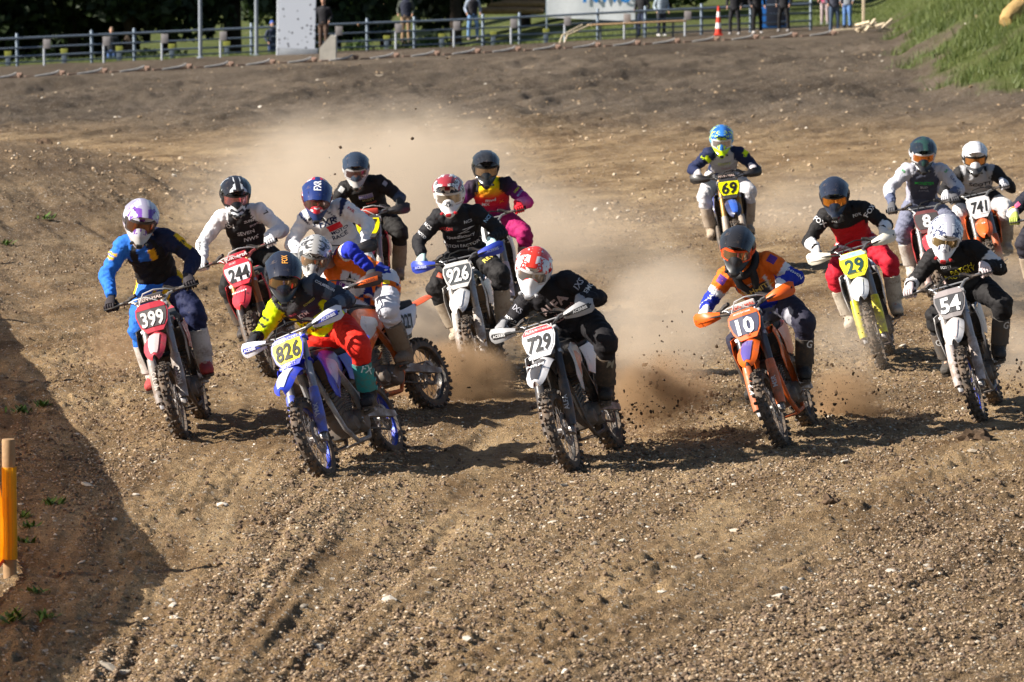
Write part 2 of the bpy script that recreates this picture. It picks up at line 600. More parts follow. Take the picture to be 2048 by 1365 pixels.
# turf
gn = N(nt, 'ShaderNodeTexNoise', {'Vector': pos, 'Scale': 0.9, 'Detail': 7.0, 'Roughness': 0.7}).outputs['Fac']
turf = mix(nt, ramp(nt, gn, [(0.35, 0.0), (0.65, 1.0)]), (0.085, 0.095, 0.024), (0.085, 0.125, 0.022))
turf = mix(nt, ramp(nt, gn, [(0.52, 0.0), (0.70, 0.8)]), turf, (0.20, 0.165, 0.10))
gat = N(nt, 'ShaderNodeAttribute', attribute_name='grass')
gf = N(nt, 'ShaderNodeMath', {0: gat.outputs['Fac'], 1: ramp(nt, mid, [(0.25, 0.65), (0.5, 1.0)])}, operation='MULTIPLY').outputs[0]
c = mix(nt, gf, c, turf)
nt.links.new(c, b.inputs['Base Color'])
b.inputs['Roughness'].default_value = 0.95
b.inputs['Specular IOR Level'].default_value = 0.2
hh = N(nt, 'ShaderNodeMath', {0: gritn, 1: N(nt, 'ShaderNodeTexNoise', {'Vector': pos, 'Scale': 90.0, 'Detail': 3.0}).outputs['Fac']}, operation='ADD').outputs[0]
bp = N(nt, 'ShaderNodeBump', {'Height': hh, 'Strength': 1.0, 'Distance': 0.05})
nt.links.new(bp.outputs[0], b.inputs['Normal'])
track = link('ground', gme, gm)
tag(track, kind='structure')

# ------------------------------------------------------------------ stones: a carpet of gravel and the larger ones one by one
ico = bmesh.new()
bmesh.ops.create_icosphere(ico, subdivisions=1, radius=1)
ICO_V = np.array([v.co[:] for v in ico.verts])
ICO_F = np.array([[v.index for v in f.verts] for f in ico.faces])
ico.free()

def stone_mat(name, stops, attr=True):
    m, nt, b = new_mat(name)
    if attr:
        t = N(nt, 'ShaderNodeAttribute', attribute_name='tone', attribute_type='INSTANCER').outputs['Fac']
    else:
        t = N(nt, 'ShaderNodeObjectInfo').outputs['Random']
    c = ramp(nt, t, stops)
    tc = N(nt, 'ShaderNodeTexCoord')
    n1 = N(nt, 'ShaderNodeTexNoise', {'Vector': tc.outputs['Object'], 'Scale': 40.0, 'Detail': 4.0}).outputs['Fac']
    c = mix(nt, 1.0, c, ramp(nt, n1, [(0.3, 0.75), (0.7, 1.15)]), 'MULTIPLY')
    nt.links.new(c, b.inputs['Base Color'])
    b.inputs['Roughness'].default_value = 0.85
    return m

GRAVEL = stone_mat('gravel_stone', [(0.0, (0.15, 0.10, 0.055)), (0.65, (0.35, 0.242, 0.142)), (0.92, (0.43, 0.34, 0.235)), (1.0, (0.60, 0.55, 0.47))])
CLOD = stone_mat('soil_clod', [(0.0, (0.085, 0.052, 0.030)), (1.0, (0.19, 0.128, 0.078))])

def gravel_field(name, n, dmin, dmax, smin, smax, seed, mat, label, cat, power=2.6, flat=.6, ulim=.15):
    """points on the soil, each carrying a small stone"""
    r = np.random.default_rng(seed)
    d = (dmin ** -1 + (dmax ** -1 - dmin ** -1) * r.random(n)) ** -1
    u = (r.random(n) * 2 - 1) * ulim
    x, y = u * d, d
    keep = grass_mask(x, y) < .35
    dens = .12 + .88 * sstep(-.35, .5, fbm(rut_s(x, y) * 3.0, y * .15, 3, 77))
    keep &= r.random(n) < dens
    x, y = x[keep], y[keep]
    n = len(x)
    s = smin + (smax - smin) * r.random(n) ** power
    z = height(x, y) + fine(x, y) + s * .12
    me = bpy.data.meshes.new(name)
    me.vertices.add(n)
    me.vertices.foreach_set('co', np.stack([x, y, z], -1).astype(np.float32).ravel())
    def vec(nm, arr):
        a = me.attributes.new(nm, 'FLOAT_VECTOR', 'POINT')
        a.data.foreach_set('vector', arr.astype(np.float32).ravel())
    vec('size', np.stack([s * (.7 + .7 * r.random(n)), s * (.7 + .7 * r.random(n)), s * flat * (.6 + .8 * r.random(n))], -1))
    vec('turn', np.stack([(r.random(n) - .5) * 1.2, (r.random(n) - .5) * 1.2, r.random(n) * 6.283], -1))
    a = me.attributes.new('tone', 'FLOAT', 'POINT')
    a.data.foreach_set('value', r.random(n).astype(np.float32))
    o = link(name, me)
    ng = bpy.data.node_groups.new(name, 'GeometryNodeTree')
    ng.interface.new_socket('Geometry', in_out='INPUT', socket_type='NodeSocketGeometry')
    ng.interface.new_socket('Geometry', in_out='OUTPUT', socket_type='NodeSocketGeometry')
    gi, go = ng.nodes.new('NodeGroupInput'), ng.nodes.new('NodeGroupOutput')
    icoN = N(ng, 'GeometryNodeMeshIcoSphere', {'Radius': 1.0, 'Subdivisions': 1})
    nz = N(ng, 'ShaderNodeTexNoise', {'Scale': 1.7})
    off = N(ng, 'ShaderNodeVectorMath', {0: nz.outputs['Color'], 1: (.5, .5, .5)}, operation='SUBTRACT')
    sp_ = N(ng, 'GeometryNodeSetPosition', {'Geometry': icoN.outputs['Mesh'], 'Offset': N(ng, 'ShaderNodeVectorMath', {0: off.outputs[0], 1: (1.3, 1.3, 1.3)}, operation='MULTIPLY').outputs[0]})
    sm = N(ng, 'GeometryNodeSetMaterial', {'Geometry': sp_.outputs[0], 'Material': mat})
    at1 = N(ng, 'GeometryNodeInputNamedAttribute', {'Name': 'size'}, data_type='FLOAT_VECTOR')
    at2 = N(ng, 'GeometryNodeInputNamedAttribute', {'Name': 'turn'}, data_type='FLOAT_VECTOR')
    mp = N(ng, 'GeometryNodeMeshToPoints', {'Mesh': gi.outputs[0]})
    iop = N(ng, 'GeometryNodeInstanceOnPoints', {'Points': mp.outputs[0], 'Instance': sm.outputs[0], 'Scale': at1.outputs[0]})
    er = N(ng, 'FunctionNodeEulerToRotation', {0: at2.outputs[0]})
    ng.links.new(er.outputs[0], iop.inputs['Rotation'])
    ng.links.new(iop.outputs[0], go.inputs[0])
    o.modifiers.new('stones', 'NODES').node_group = ng
    tag(o, label, cat, kind='stuff')
    return o

gravel_field('gravel', 210000, 21.5, 62, .0035, .0135, 1, GRAVEL, 'pale gravel strewn over the loose brown track soil', 'gravel')
gravel_field('soil_crumbs', 110000, 21.5, 75, .004, .020, 2, CLOD, 'crumbs of dark soil lying all over the track', 'soil', 3.2, .8)
gravel_field('coarse_gravel', 12000, 60, 140, .010, .045, 3, GRAVEL, 'gravel on the slope below the start gate', 'gravel', 3.0)

STONE = stone_mat('pale_stone', [(0.0, (0.27, 0.225, 0.17)), (0.5, (0.44, 0.39, 0.32)), (1.0, (0.52, 0.47, 0.40))], attr=False)
stone_me = []
for k in range(7):
    r = np.random.default_rng(100 + k)
    bm = bmesh.new()
    bmesh.ops.create_icosphere(bm, subdivisions=1, radius=1)
    for v in bm.verts:
        v.co = v.co * (0.75 + 0.45 * r.random())
        v.co.z *= 0.5
        v.co.x *= 1.2
    me = bpy.data.meshes.new('stone')
    bm.to_mesh(me)
    bm.free()
    me.materials.append(STONE)
    stone_me.append(me)

def stone(px, py, s, k):
    p = ground(px, py)
    o = bpy.data.objects.new('stone', stone_me[k % 7])
    COL.objects.link(o)
    o.parent = track
    z = float(height(p.x, p.y) + fine(np.array([p.x]), np.array([p.y]))[0])
    o.location = (p.x, p.y, z + s * 0.12)
    o.rotation_euler = (random.uniform(-.3, .3), random.uniform(-.3, .3), random.uniform(0, 6.28))
    o.scale = (s, s * random.uniform(.6, 1), s * random.uniform(.6, 1))
    return o

known = [(1128, 973, .042), (1148, 968, .03), (778, 1206, .05), (868, 1138, .035), (1242, 1083, .035), (935, 1293, .05), (1362, 1008, .04),
         (1470, 1065, .035), (1670, 978, .03), (446, 1021, .05), (175, 978, .06), (155, 875, .04), (370, 878, .035), (1785, 1152, .05),
         (1855, 1143, .03), (1568, 1182, .035), (1557, 1197, .04), (1945, 915, .05), (1470, 972, .035), (145, 1193, .035), (345, 1215, .04),
         (215, 1335, .06), (245, 1340, .05), (640, 1290, .04), (1690, 925, .035), (1805, 700, .05), (1890, 520, .05), (238, 218, .16), (762, 150, .1)]
for i, (px, py, s) in enumerate(known):
    stone(px, py, s, i)
for i in range(200):
    py = 560 + 800 * random.random() ** 0.7
    stone(random.uniform(5, 2043), py, random.uniform(.015, .030), i)

# ------------------------------------------------------------------ clods thrown up by the wheels, lying on the track
def clod(px, py, s, label):
    p = ground(px, py)
    bm = bmesh.new()
    bmesh.ops.create_icosphere(bm, subdivisions=3, radius=1)
    off = V((px, py, 0)) * .013
    for v in bm.verts:
        n = noise.fractal(v.co * 1.6 + off, 1.0, 2.0, 4)
        v.co = V((v.co.x * s[0], v.co.y * s[1], max(v.co.z, -.3) * s[2])) * (1 + .55 * n)
    me = bpy.data.meshes.new('earth_clod')
    bm.to_mesh(me)
    bm.free()
    o = link('earth_clod', me, plain((0.085, 0.055, 0.034), 0.95, 0, .5, 30))
    o.location = (p.x, p.y, Hz(p.x, p.y) + s[2] * .35)
    tag(o, label, 'earth clod', 'clods of earth lying on the track')
clod(1950, 888, (.13, .10, .085), 'largest dark earth clod, lying below the bike numbered 54')
clod(1660, 1015, (.07, .07, .06), 'dark lumpy clod in the open foreground right of centre')
clod(85, 302, (.22, .2, .16), 'dark clod on the crest of the heap at the left edge')
# ------------------------------------------------------------------ motocross motorcycle: local frame X rider's right, Y forward, Z up
AX = V((0, 0.74, 0.345))
FU = V((0, -0.454, 0.891))          # up along the fork
FN = V((0, 0.891, 0.454))           # out of the number plate
RX = V((0, -0.74, 0.335))
GRIP = V((0.345, 0.215, 1.205))
GRIP_AX = V((0.975, -0.20, 0.06)).normalized()
PEG = V((0.215, -0.13, 0.41))

def on_fork(t, n=0.0, x=0.0):
    return AX + FU * t + FN * n + V((x, 0, 0))

def tyre_mesh(Ro, w, n, rows, name):
    m = MB()
    h = 0.016
    Rc = Ro - h
    ri = Rc - 0.075
    prof = []
    for k in range(11):
        a = math.pi * k / 10
        prof.append((ri + (Rc - ri) * math.sin(a) ** 0.75, -w / 2 * math.cos(a) * (0.82 + .18 * math.sin(a))))
    m.lathe(prof, 'X', n=44)
    for i in range(n):
        for j, (off, kw, kl) in enumerate(rows[i % len(rows)]):
            a = 2 * math.pi * (i + 0.0) / n
            ca, sa = math.cos(a), math.sin(a)
            t = off / (w / 2)
            r0 = Rc - 0.022 * abs(t) ** 1.6
            tilt = -t * 0.75
            rad = V((0, ca, sa))
            out = (rad * math.cos(tilt) + V((1, 0, 0)) * -math.sin(tilt)).normalized()
            tan = V((0, -sa, ca))
            side = out.cross(tan)
            c = V((off, ca * r0, sa * r0)) + out * (h * .5 - .004)
            M = Matrix((side, tan, out)).transposed()
            m.box(c, (kw, kl, h + .012), M, taper=0.82)
    return m.mesh(name, 35)

def rim_mesh(r, w, name):
    m = MB()
    m.lathe([(r, -w / 2), (r + .012, -w / 2), (r + .008, -w / 2 + .008), (r - .008, -w / 4), (r - .008, w / 4), (r + .008, w / 2 - .008), (r + .012, w / 2), (r, w / 2), (r - .016, w / 4), (r - .016, -w / 4)], 'X', n=44)
    return m.mesh(name, 35)

def spokes_mesh(r, w, name):
    m = MB()
    for i in range(32):
        a = 2 * math.pi * i / 32
        s = 1 if i % 2 else -1
        a2 = a + (0.35 if (i // 2) % 2 else -0.35)
        m.tube([(s * w, .035 * math.cos(a2), .035 * math.sin(a2)), (s * .006, r * math.cos(a), r * math.sin(a))], .0026, 4, False)
    return m.mesh(name)

def disc_mesh(r, x, name, teeth=0):
    m = MB()
    n = max(36, teeth * 2)
    a, b2 = [], []
    for k in range(n):
        an = 2 * math.pi * k / n
        rr = r * (1 + (.035 if k % 2 else -.035))
        a.append((rr, an))
    rs = []
    for xx in (x - .003, x + .003):
        rs.append([V((xx, q * math.cos(t), q * math.sin(t))) for q, t in a])
    inner = [[V((xx, r * .66 * math.cos(t), r * .66 * math.sin(t))) for q, t in a] for xx in (x + .003, x - .003)]
    allr = rs + inner
    m.rings(allr, cap=False, closed=True)
    for k in range(5):
        t = 2 * math.pi * k / 5
        m.tube([(x, .03 * math.cos(t), .03 * math.sin(t)), (x, r * .7 * math.cos(t + .4), r * .7 * math.sin(t + .4))], .008, 5)
    return m.mesh(name)

BM = {}
F_ROWS = [[(-.013, .021, .026), (.013, .021, .026)], [(-.041, .021, .026), (.041, .021, .026)], [(0.0, .024, .024)], [(-.042, .02, .024), (.042, .02, .024), (-.012, .016, .02), (.012, .016, .02)]]
R_ROWS = [[(-.016, .026, .03), (.016, .026, .03)], [(-.046, .024, .03), (.046, .024, .03)], [(0.0, .030, .026), (-.034, .02, .024), (.034, .02, .024)], [(-.05, .024, .028), (.05, .024, .028)]]
BM['ftyre'] = tyre_mesh(0.345, 0.098, 60, F_ROWS, 'front_tyre')
BM['rtyre'] = tyre_mesh(0.335, 0.128, 56, R_ROWS, 'rear_tyre')
BM['frim'] = rim_mesh(0.262, .05, 'front_rim')
BM['rrim'] = rim_mesh(0.245, .06, 'rear_rim')
BM['fspoke'] = spokes_mesh(.255, .03, 'front_spokes')
BM['rspoke'] = spokes_mesh(.238, .035, 'rear_spokes')
BM['hub'] = MB().lathe([(.001, -.055), (.022, -.055), (.04, -.035), (.024, -.02), (.024, .02), (.04, .035), (.022, .055), (.001, .055)], 'X', n=16).mesh('hub')
BM['fdisc'] = disc_mesh(.132, -.048, 'front_disc')
BM['rdisc'] = disc_mesh(.115, .05, 'rear_disc')
BM['sprocket'] = disc_mesh(.11, -.055, 'sprocket', 48)

def build_bike_meshes():
    s = 1
    # fork leg (right hand one, mirrored for the other)
    m = MB()
    m.tube([on_fork(.33, 0, .1), on_fork(.36, 0, .1), on_fork(.60, 0, .1), on_fork(.66, 0, .1), on_fork(.90, 0, .1)], [.029, .032, .032, .030, .028], 14)
    BM['fork_upper'] = m.mesh('fork_tube')
    m = MB()
    m.tube([on_fork(.02, 0, .1), on_fork(.36, 0, .1)], .0225, 12)
    m.rbox(on_fork(0.0, -.01, .09), (.045, .07, .095), .25, Matrix.Rotation(R(27), 3, 'X'))
    m.tube([on_fork(-.01, 0, .07), on_fork(-.01, 0, .118)], .022, 10)
    BM['fork_lower'] = m.mesh('fork_slider')
    g = []
    for i in range(9):
        t = .01 + .40 * i / 8
        w = .036 + .006 * math.sin(i / 8 * math.pi)
        row = []
        for k in range(7):
            a = R(-40 + 200 * k / 6)
            row.append(on_fork(t, .012 + w * math.sin(a) * .95, .1 + w * math.cos(a) * 1.02))
        g.append(row)
    BM['fork_guard'] = MB().sheet(g, .004).mesh('fork_guard')
    m = MB()
    for t, dz in ((.66, .03), (.865, .03)):
        m.rbox(on_fork(t, -.01, 0), (.27, .075, .035), .3, Matrix.Rotation(R(27), 3, 'X'))
    m.tube([on_fork(.6, -.03), on_fork(.9, -.03)], .03, 12)
    BM['triple_clamp'] = m.mesh('triple_clamp')
    # number plate
    def folded(pts, z0, th, m):
        """shield outline given for its right half, folded along the centre line"""
        for sg in (1, -1):
            o = [on_fork(.735 + y, .118 + z0 - x * .06, x * sg) for x, y in pts]
            m.prism(o if sg > 0 else o[::-1], FN, th)
    m = MB()
    folded([(0, -.132), (.070, -.132), (.118, -.06), (.138, .032), (.130, .092), (.09, .130), (0, .130)], -.012, .012, m)
    m.rbox(on_fork(.80, .07, 0), (.12, .07, .05), .3)
    BM['plate'] = m.mesh('number_plate', 30)
    m = MB()
    folded([(0, -.088), (.085, -.088), (.112, -.038), (.126, .034), (.118, .090), (0, .090)], .0015, .003, m)
    BM['plate_bg'] = m.mesh('plate_background', 30)
    m = MB()
    folded([(0, .074), (.124, .074), (.122, .092), (.088, .122), (0, .122)], .0045, .002, m)
    BM['plate_band'] = m.mesh('plate_band', 30)
    # front fender
    path = [(.46, .905, .06), (.56, .912, .075), (.68, .902, .088), (.80, .878, .093), (.90, .843, .090), (.97, .805, .074), (1.01, .778, .05), (1.025, .766, .026)]
    g = []
    for y, z, w in path:
        row = []
        for k in range(9):
            u = k / 4 - 1
            row.append((u * w, y - .015 * u * u, z + .016 * (1 - abs(u)) - .030 * abs(u) ** 2.5))
        g.append(row)
    BM['ffender'] = MB().sheet(g, .006).mesh('front_fender', 50)
    # centre rib / graphic on the fender
    g = [[(u * w * .5, y - .004 * u * u, z + .0225 - .01 * abs(u)) for u in (-1, -.5, 0, .5, 1)] for y, z, w in path[2:7]]
    BM['fgraphic'] = MB().sheet(g, .003).mesh('fender_graphic', 50)
    # handlebar
    pts = [(-.405, .185, 1.21), (-.23, .222, 1.203), (-.15, .255, 1.19), (-.085, .33, 1.125), (-.05, .345, 1.115), (.05, .345, 1.115), (.085, .33, 1.125), (.15, .255, 1.19), (.23, .222, 1.203), (.405, .185, 1.21)]
    m = MB()
    m.tube(pts, .0135, 10)
    m.tube([(-.135, .27, 1.185), (.135, .27, 1.185)], .008, 8)
    for x in (-.05, .05):
        m.rbox((x, .34, 1.105), (.035, .05, .06), .25)
    BM['bar'] = m.mesh('handlebar')
    m = MB()
    m.rbox((0, .285, 1.195), (.21, .055, .06), .35)
    BM['pad'] = m.mesh('bar_pad')
    m = MB()
    a, b2 = V((.285, .2105, 1.205)), V((.408, .184, 1.21))
    m.tube([a + (b2 - a) * t for t in (0, .04, .06, .94, .96, 1)], [.026, .026, .0175, .0175, .022, .022], 12)
    BM['grip'] = m.mesh('grip')
    m = MB()
    m.tube([(.215, .245, 1.205), (.26, .275, 1.205), (.33, .27, 1.198), (.405, .245, 1.197)], [.010, .009, .007, .008], 7)
    m.rbox((.215, .235, 1.205), (.05, .04, .035), .25)
    m.tube([(.20, .23, 1.21), (.16, .23, 1.235), (.12, .25, 1.245)], .018, 8)
    BM['lever'] = m.mesh('lever')
    # handguard shell
    g = []
    for i in range(9):
        t = i / 8
        c = V((.205, .325, 1.180)).lerp(V((.440, .215, 1.20)), t) + V((0, .050 * math.sin(t * math.pi * .9), 0))
        hh = .024 + .034 * math.sin(min(1, t * 1.25) * math.pi * .5) - (.022 if i == 8 else 0)
        row = []
        for k in range(6):
            u = k / 2.5 - 1
            row.append(c + V((.0, -.022 * u * u - .01 * u, u * hh)))
        g.append(row)
    m = MB().sheet(g, .006)
    BM['guard'] = m.mesh('handguard', 50)
    BM['guard_stripe'] = MB().sheet([[p + V((.004, .006, 0)) for p in (r[1].lerp(r[2], .6), r[2], r[3], r[3].lerp(r[4], .3))] for r in g[1:8]], .004).mesh('handguard_stripe', 50)
    m = MB()
    m.tube([(.12, .35, 1.16), (.20, .345, 1.178), (.30, .325, 1.19), (.42, .25, 1.20), (.43, .20, 1.208)], .009, 7)
    BM['guard_bar'] = m.mesh('handguard_stay')
    m = MB()
    m.tube([(-.19, .25, 1.21), (-.15, .36, 1.24), (-.06, .44, 1.262), (.03, .45, 1.25), (.08, .44, 1.18), (.095, .46, 1.05), (.10, .50, .95)], .006, 6)
    m.tube([(.19, .25, 1.20), (.12, .37, 1.215), (.02, .40, 1.215), (-.07, .40, 1.16), (-.09, .36, 1.05)], .005, 6)
    BM['hose'] = m.mesh('cable')
    # frame
    m = MB()
    for s in (-1, 1):
        m.tube([(0, .36, 1.0), (s * .05, .34, .86), (s * .075, .31, .6), (s * .085, .24, .34), (s * .10, .12, .215), (s * .105, -.12, .22), (s * .105, -.22, .36)], [.03, .026, .022, .02, .018, .018, .02], 8)
        m.tube([(0, .36, .97), (s * .10, .22, .90), (s * .125, .02, .78), (s * .115, -.16, .58), (s * .105, -.22, .36)], [.034, .03, .03, .03, .026], 8)
        m.tube([(s * .10, -.10, .74), (s * .085, -.4, .82), (s * .07, -.72, .90)], .013, 6)
        m.tube([(s * .11, -.18, .5), (s * .09, -.45, .70), (s * .07, -.66, .86)], .011, 6)
    m.rbox((0, .36, .94), (.09, .08, .16), .3)
    m.rbox((0, .03, .205), (.20, .30, .012), .3)
    BM['frame'] = m.mesh('frame')
    # engine
    m = MB()
    m.rbox((0, -.02, .375), (.20, .36, .20), .3)
    m.lathe([(.001, -.15), (.075, -.15), (.09, -.135), (.095, -.09), (.001, -.09)], 'X', (0, -.09, .36), 22)
    m.lathe([(.001, .16), (.085, .16), (.10, .145), (.105, .09), (.001, .09)], 'X', (0, -.10, .37), 22)
    m.lathe([(.001, -.135), (.055, -.135), (.065, -.12), (.068, -.08), (.001, -.08)], 'X', (0, .08, .36), 18)
    m.lathe([(.001, .14), (.04, .14), (.05, .125), (.05, .08), (.001, .08)], 'X', (0, .09, .42), 16)
    Mt = Matrix.Rotation(R(-12), 3, 'X')
    m.rbox((0, .11, .54), (.14, .15, .18), .15, Mt)
    for k in range(5):
        m.rbox(V((0, .105, .50)) + Mt @ V((0, 0, .034 * k)), (.165, .175, .012), .3, Mt)
    m.rbox((0, .135, .665), (.13, .15, .085), .3, Mt)
    BM['engine'] = m.mesh('engine')
    m = MB()
    pp = [(0.02, .21, .62), (.05, .30, .56), (.06, .33, .44), (.085, .30, .33), (.135, .20, .30), (.155, .06, .38), (.15, -.08, .55), (.135, -.25, .68), (.13, -.4, .73)]
    m.tube(pp, [.024, .028, .036, .045, .046, .038, .03, .024, .024], 12)
    BM['pipe'] = m.mesh('exhaust_pipe')
    m = MB()
    m.tube([(.125, -.38, .725), (.135, -.42, .74), (.145, -.72, .84), (.145, -.78, .86), (.145, -.80, .866)], [.03, .05, .05, .036, .024], 14)
    BM['muffler'] = m.mesh('muffler')
    # cooling
    m = MB()
    m.rbox((.128, .285, .775), (.095, .035, .27), .2, Matrix.Rotation(R(-14), 3, 'X'))
    for k in range(9):
        m.box((.128, .312 - .006 * k, .66 + .028 * k), (.10, .028, .005), Matrix.Rotation(R(-40), 3, 'X'))
    BM['radiator'] = m.mesh('radiator')
    def panel(pts, bulge, th, name):
        """pts: (x, y, z) rows front-to-back of top and bottom edges"""
        g = []
        for top, bot in pts:
            row = []
            for k in range(6):
                t = k / 5
                p = V(top).lerp(V(bot), t)
                p.x += bulge * math.sin(t * math.pi)
                row.append(p)
            g.append(row)
        return MB().sheet(g, th).mesh(name, 50)
    BM['shroud'] = panel([((.180, .42, .93), (.180, .41, .72)), ((.188, .37, .955), (.175, .36, .60)), ((.168, .26, .965), (.16, .26, .575)), ((.14, .12, .965), (.138, .12, .66)), ((.118, -.02, .955), (.125, -.02, .74)), ((.095, -.16, .945), (.115, -.15, .80))], .014, .006, 'radiator_shroud')
    BM['shroud_graphic'] = panel([((.186, .36, .90), (.181, .36, .70)), ((.174, .25, .90), (.170, .25, .68)), ((.152, .12, .89), (.152, .12, .73)), ((.134, .0, .88), (.136, .0, .79))], .012, .004, 'shroud_graphic')
    m = MB()
    m.rbox((0, .12, .93), (.22, .40, .14), .35)
    m.tube([(0, .16, .98), (0, .16, 1.02)], .04, 14)
    BM['tank'] = m.mesh('fuel_tank')
    g = []
    rs = []
    for y, z, w, h in ((.22, .985, .05, .05), (.10, 1.0, .075, .06), (-.1, .965, .085, .06), (-.35, .95, .095, .06), (-.6, .965, .09, .055), (-.78, .985, .065, .035)):
        rs.append([V((w * math.copysign(abs(math.cos(a)) ** .6, math.cos(a)), y, z - h * .3 + h * math.copysign(abs(math.sin(a)) ** .6, math.sin(a)))) for a in [2 * math.pi * k / 16 for k in range(16)]])
    BM['seat'] = MB().rings(rs).mesh('seat', 60)
    g = []
    for y, z, w in ((-.55, .93, .085), (-.72, .955, .10), (-.9, .985, .105), (-1.05, 1.015, .09), (-1.15, 1.03, .055)):
        g.append([(u * w, y, z - .035 * abs(u) ** 2.2) for u in (-1, -.75, -.5, 0, .5, .75, 1)])
    BM['rfender'] = MB().sheet(g, .006).mesh('rear_fender', 50)
    BM['side_panel'] = panel([((.125, -.14, .90), (.135, -.16, .70)), ((.13, -.30, .905), (.145, -.30, .66)), ((.125, -.48, .91), (.14, -.48, .69)), ((.115, -.64, .935), (.12, -.64, .78)), ((.10, -.74, .955), (.10, -.74, .88))], .012, .006, 'side_panel')
    m = MB()
    m.rbox((0, -.40, .77), (.19, .42, .24), .3)
    m.rbox((0, -.70, .86), (.12, .22, .06), .3)
    BM['airbox'] = m.mesh('airbox')
    m = MB()
    for s in (-1, 1):
        rs = []
        for y, z, w, h in ((-.19, .42, .02, .035), (-.42, .395, .018, .038), (-.78, .335, .014, .026), (-.82, .333, .012, .022)):
            x = s * (.085 + .03 * min(1, (-.19 - y) / .4))
            rs.append([V((x + a * w, y, z + b * h)) for a, b in ((-1, -1), (1, -1), (1, 1), (-1, 1))])
        m.rings(rs)
    m.rbox((0, -.28, .41), (.17, .08, .07), .3)
    BM['swingarm'] = m.mesh('swingarm', 30)
    m = MB()
    m.tube([(0, -.2, .48), (0, -.26, .72)], .02, 8)
    for k in range(9):
        m.lathe([(.036, -.006), (.046, 0), (.036, .006)], 'Z', (0, -.205 - .005 * k, .50 + .02 * k), 14)
    BM['shock'] = m.mesh('shock_absorber')
    m = MB()
    m.rbox((.195, -.13, .395), (.09, .055, .022), .25)
    for k in range(4):
        m.box((.165 + .022 * k, -.13, .41), (.008, .05, .012))
    m.tube([(.10, -.15, .40), (.16, -.13, .393)], .012, 6)
    BM['peg'] = m.mesh('footpeg')
    m = MB()
    n = 40
    pts = []
    for k in range(n):
        t = k / n
        if t < .45:
            pts.append(V((0, -.17, .36)).lerp(RX, t / .45) + V((0, 0, .045 + .06 * t / .45)))
        elif t < .5:
            pts.append(RX + V((0, -.105, .0)))
        elif t < .95:
            pts.append(RX.lerp(V((0, -.17, .36)), (t - .5) / .45) - V((0, 0, .105 - .06 * (t - .5) / .45)))
        else:
            pts.append(V((0, -.125, .36)))
    for k in range(n):
        a, b2 = pts[k], pts[(k + 1) % n]
        d = b2 - a
        m.box((a + b2) / 2 + V((-.055, 0, 0)), (.014, d.length * .8, .016), Matrix.Rotation(math.atan2(d.z, d.y), 3, 'X'))
    BM['chain'] = m.mesh('chain')
    m = MB()
    m.tube([(-.14, -.06, .33), (-.17, .06, .35), (-.20, .10, .37)], .008, 6)
    BM['shifter'] = m.mesh('gear_lever')
    m = MB()
    m.rbox((-.05, .66, .41), (.05, .07, .10), .25)
    BM['caliper'] = m.mesh('brake_caliper')

build_bike_meshes()
for k in ('fork_upper', 'fork_lower', 'fork_guard', 'grip', 'lever', 'guard', 'guard_bar', 'guard_stripe', 'radiator', 'shroud', 'shroud_graphic', 'side_panel', 'peg'):
    me = BM[k].copy()
    me.name = BM[k].name
    for v in me.vertices:
        v.co.x = -v.co.x
    me.flip_normals()
    BM[k + '_L'] = me

RUBBER = paint((0.042, 0.041, 0.040), 0.7, 0, 0.40)
ALU = paint((0.45, 0.45, 0.46), 0.38, 0.85, 0.45)
STEEL = paint((0.30, 0.30, 0.31), 0.35, 0.9, 0.5)
DARKM = paint((0.035, 0.035, 0.037), 0.45, 0.3, 0.5)
BLACKP = paint((0.015, 0.015, 0.017), 0.42, 0, 0.40)
GRIPM = plain((0.02, 0.02, 0.022), 0.8)
CASE = paint((0.16, 0.155, 0.15), 0.5, 0.6, 0.55)

def bike_matrix(c):
    """world matrix from where the front tyre touches the ground, heading and lean"""
    p = ground(*c['contact'])
    psi, lean = R(c['psi']), R(c['lean'])
    fwd = V((-math.sin(psi), -math.cos(psi), 0))
    right = V((-math.cos(psi), math.sin(psi), 0))
    up = V((0, 0, 1))
    r2 = right * math.cos(lean) - up * math.sin(lean)
    u2 = up * math.cos(lean) + right * math.sin(lean)
    pit = R(c.get('pitch', 0))
    f3 = fwd * math.cos(pit) + u2 * math.sin(pit)
    u3 = u2 * math.cos(pit) - fwd * math.sin(pit)
    p.z = Hz(p.x, p.y) + c.get('lift', 0)
    M = basis(r2, f3, u3)
    M.translation = p - (M.to_3x3() @ V((0, .74, 0))) + V((0, 0, -.022))
    return M

def steer_matrix(c):
    P = AX + V((0, -.03, 0))
    return Matrix.Translation(P) @ Matrix.Rotation(-R(c.get('steer', 0)), 4, FU) @ Matrix.Translation(-P)

def flat_text(name, s, M, h, mat, parent, Ml=None, **kw):
    me = text_mesh(s, h, **kw)
    me.transform(M)
    me.materials.append(mat)
    return link(name, me, None, parent, Ml)

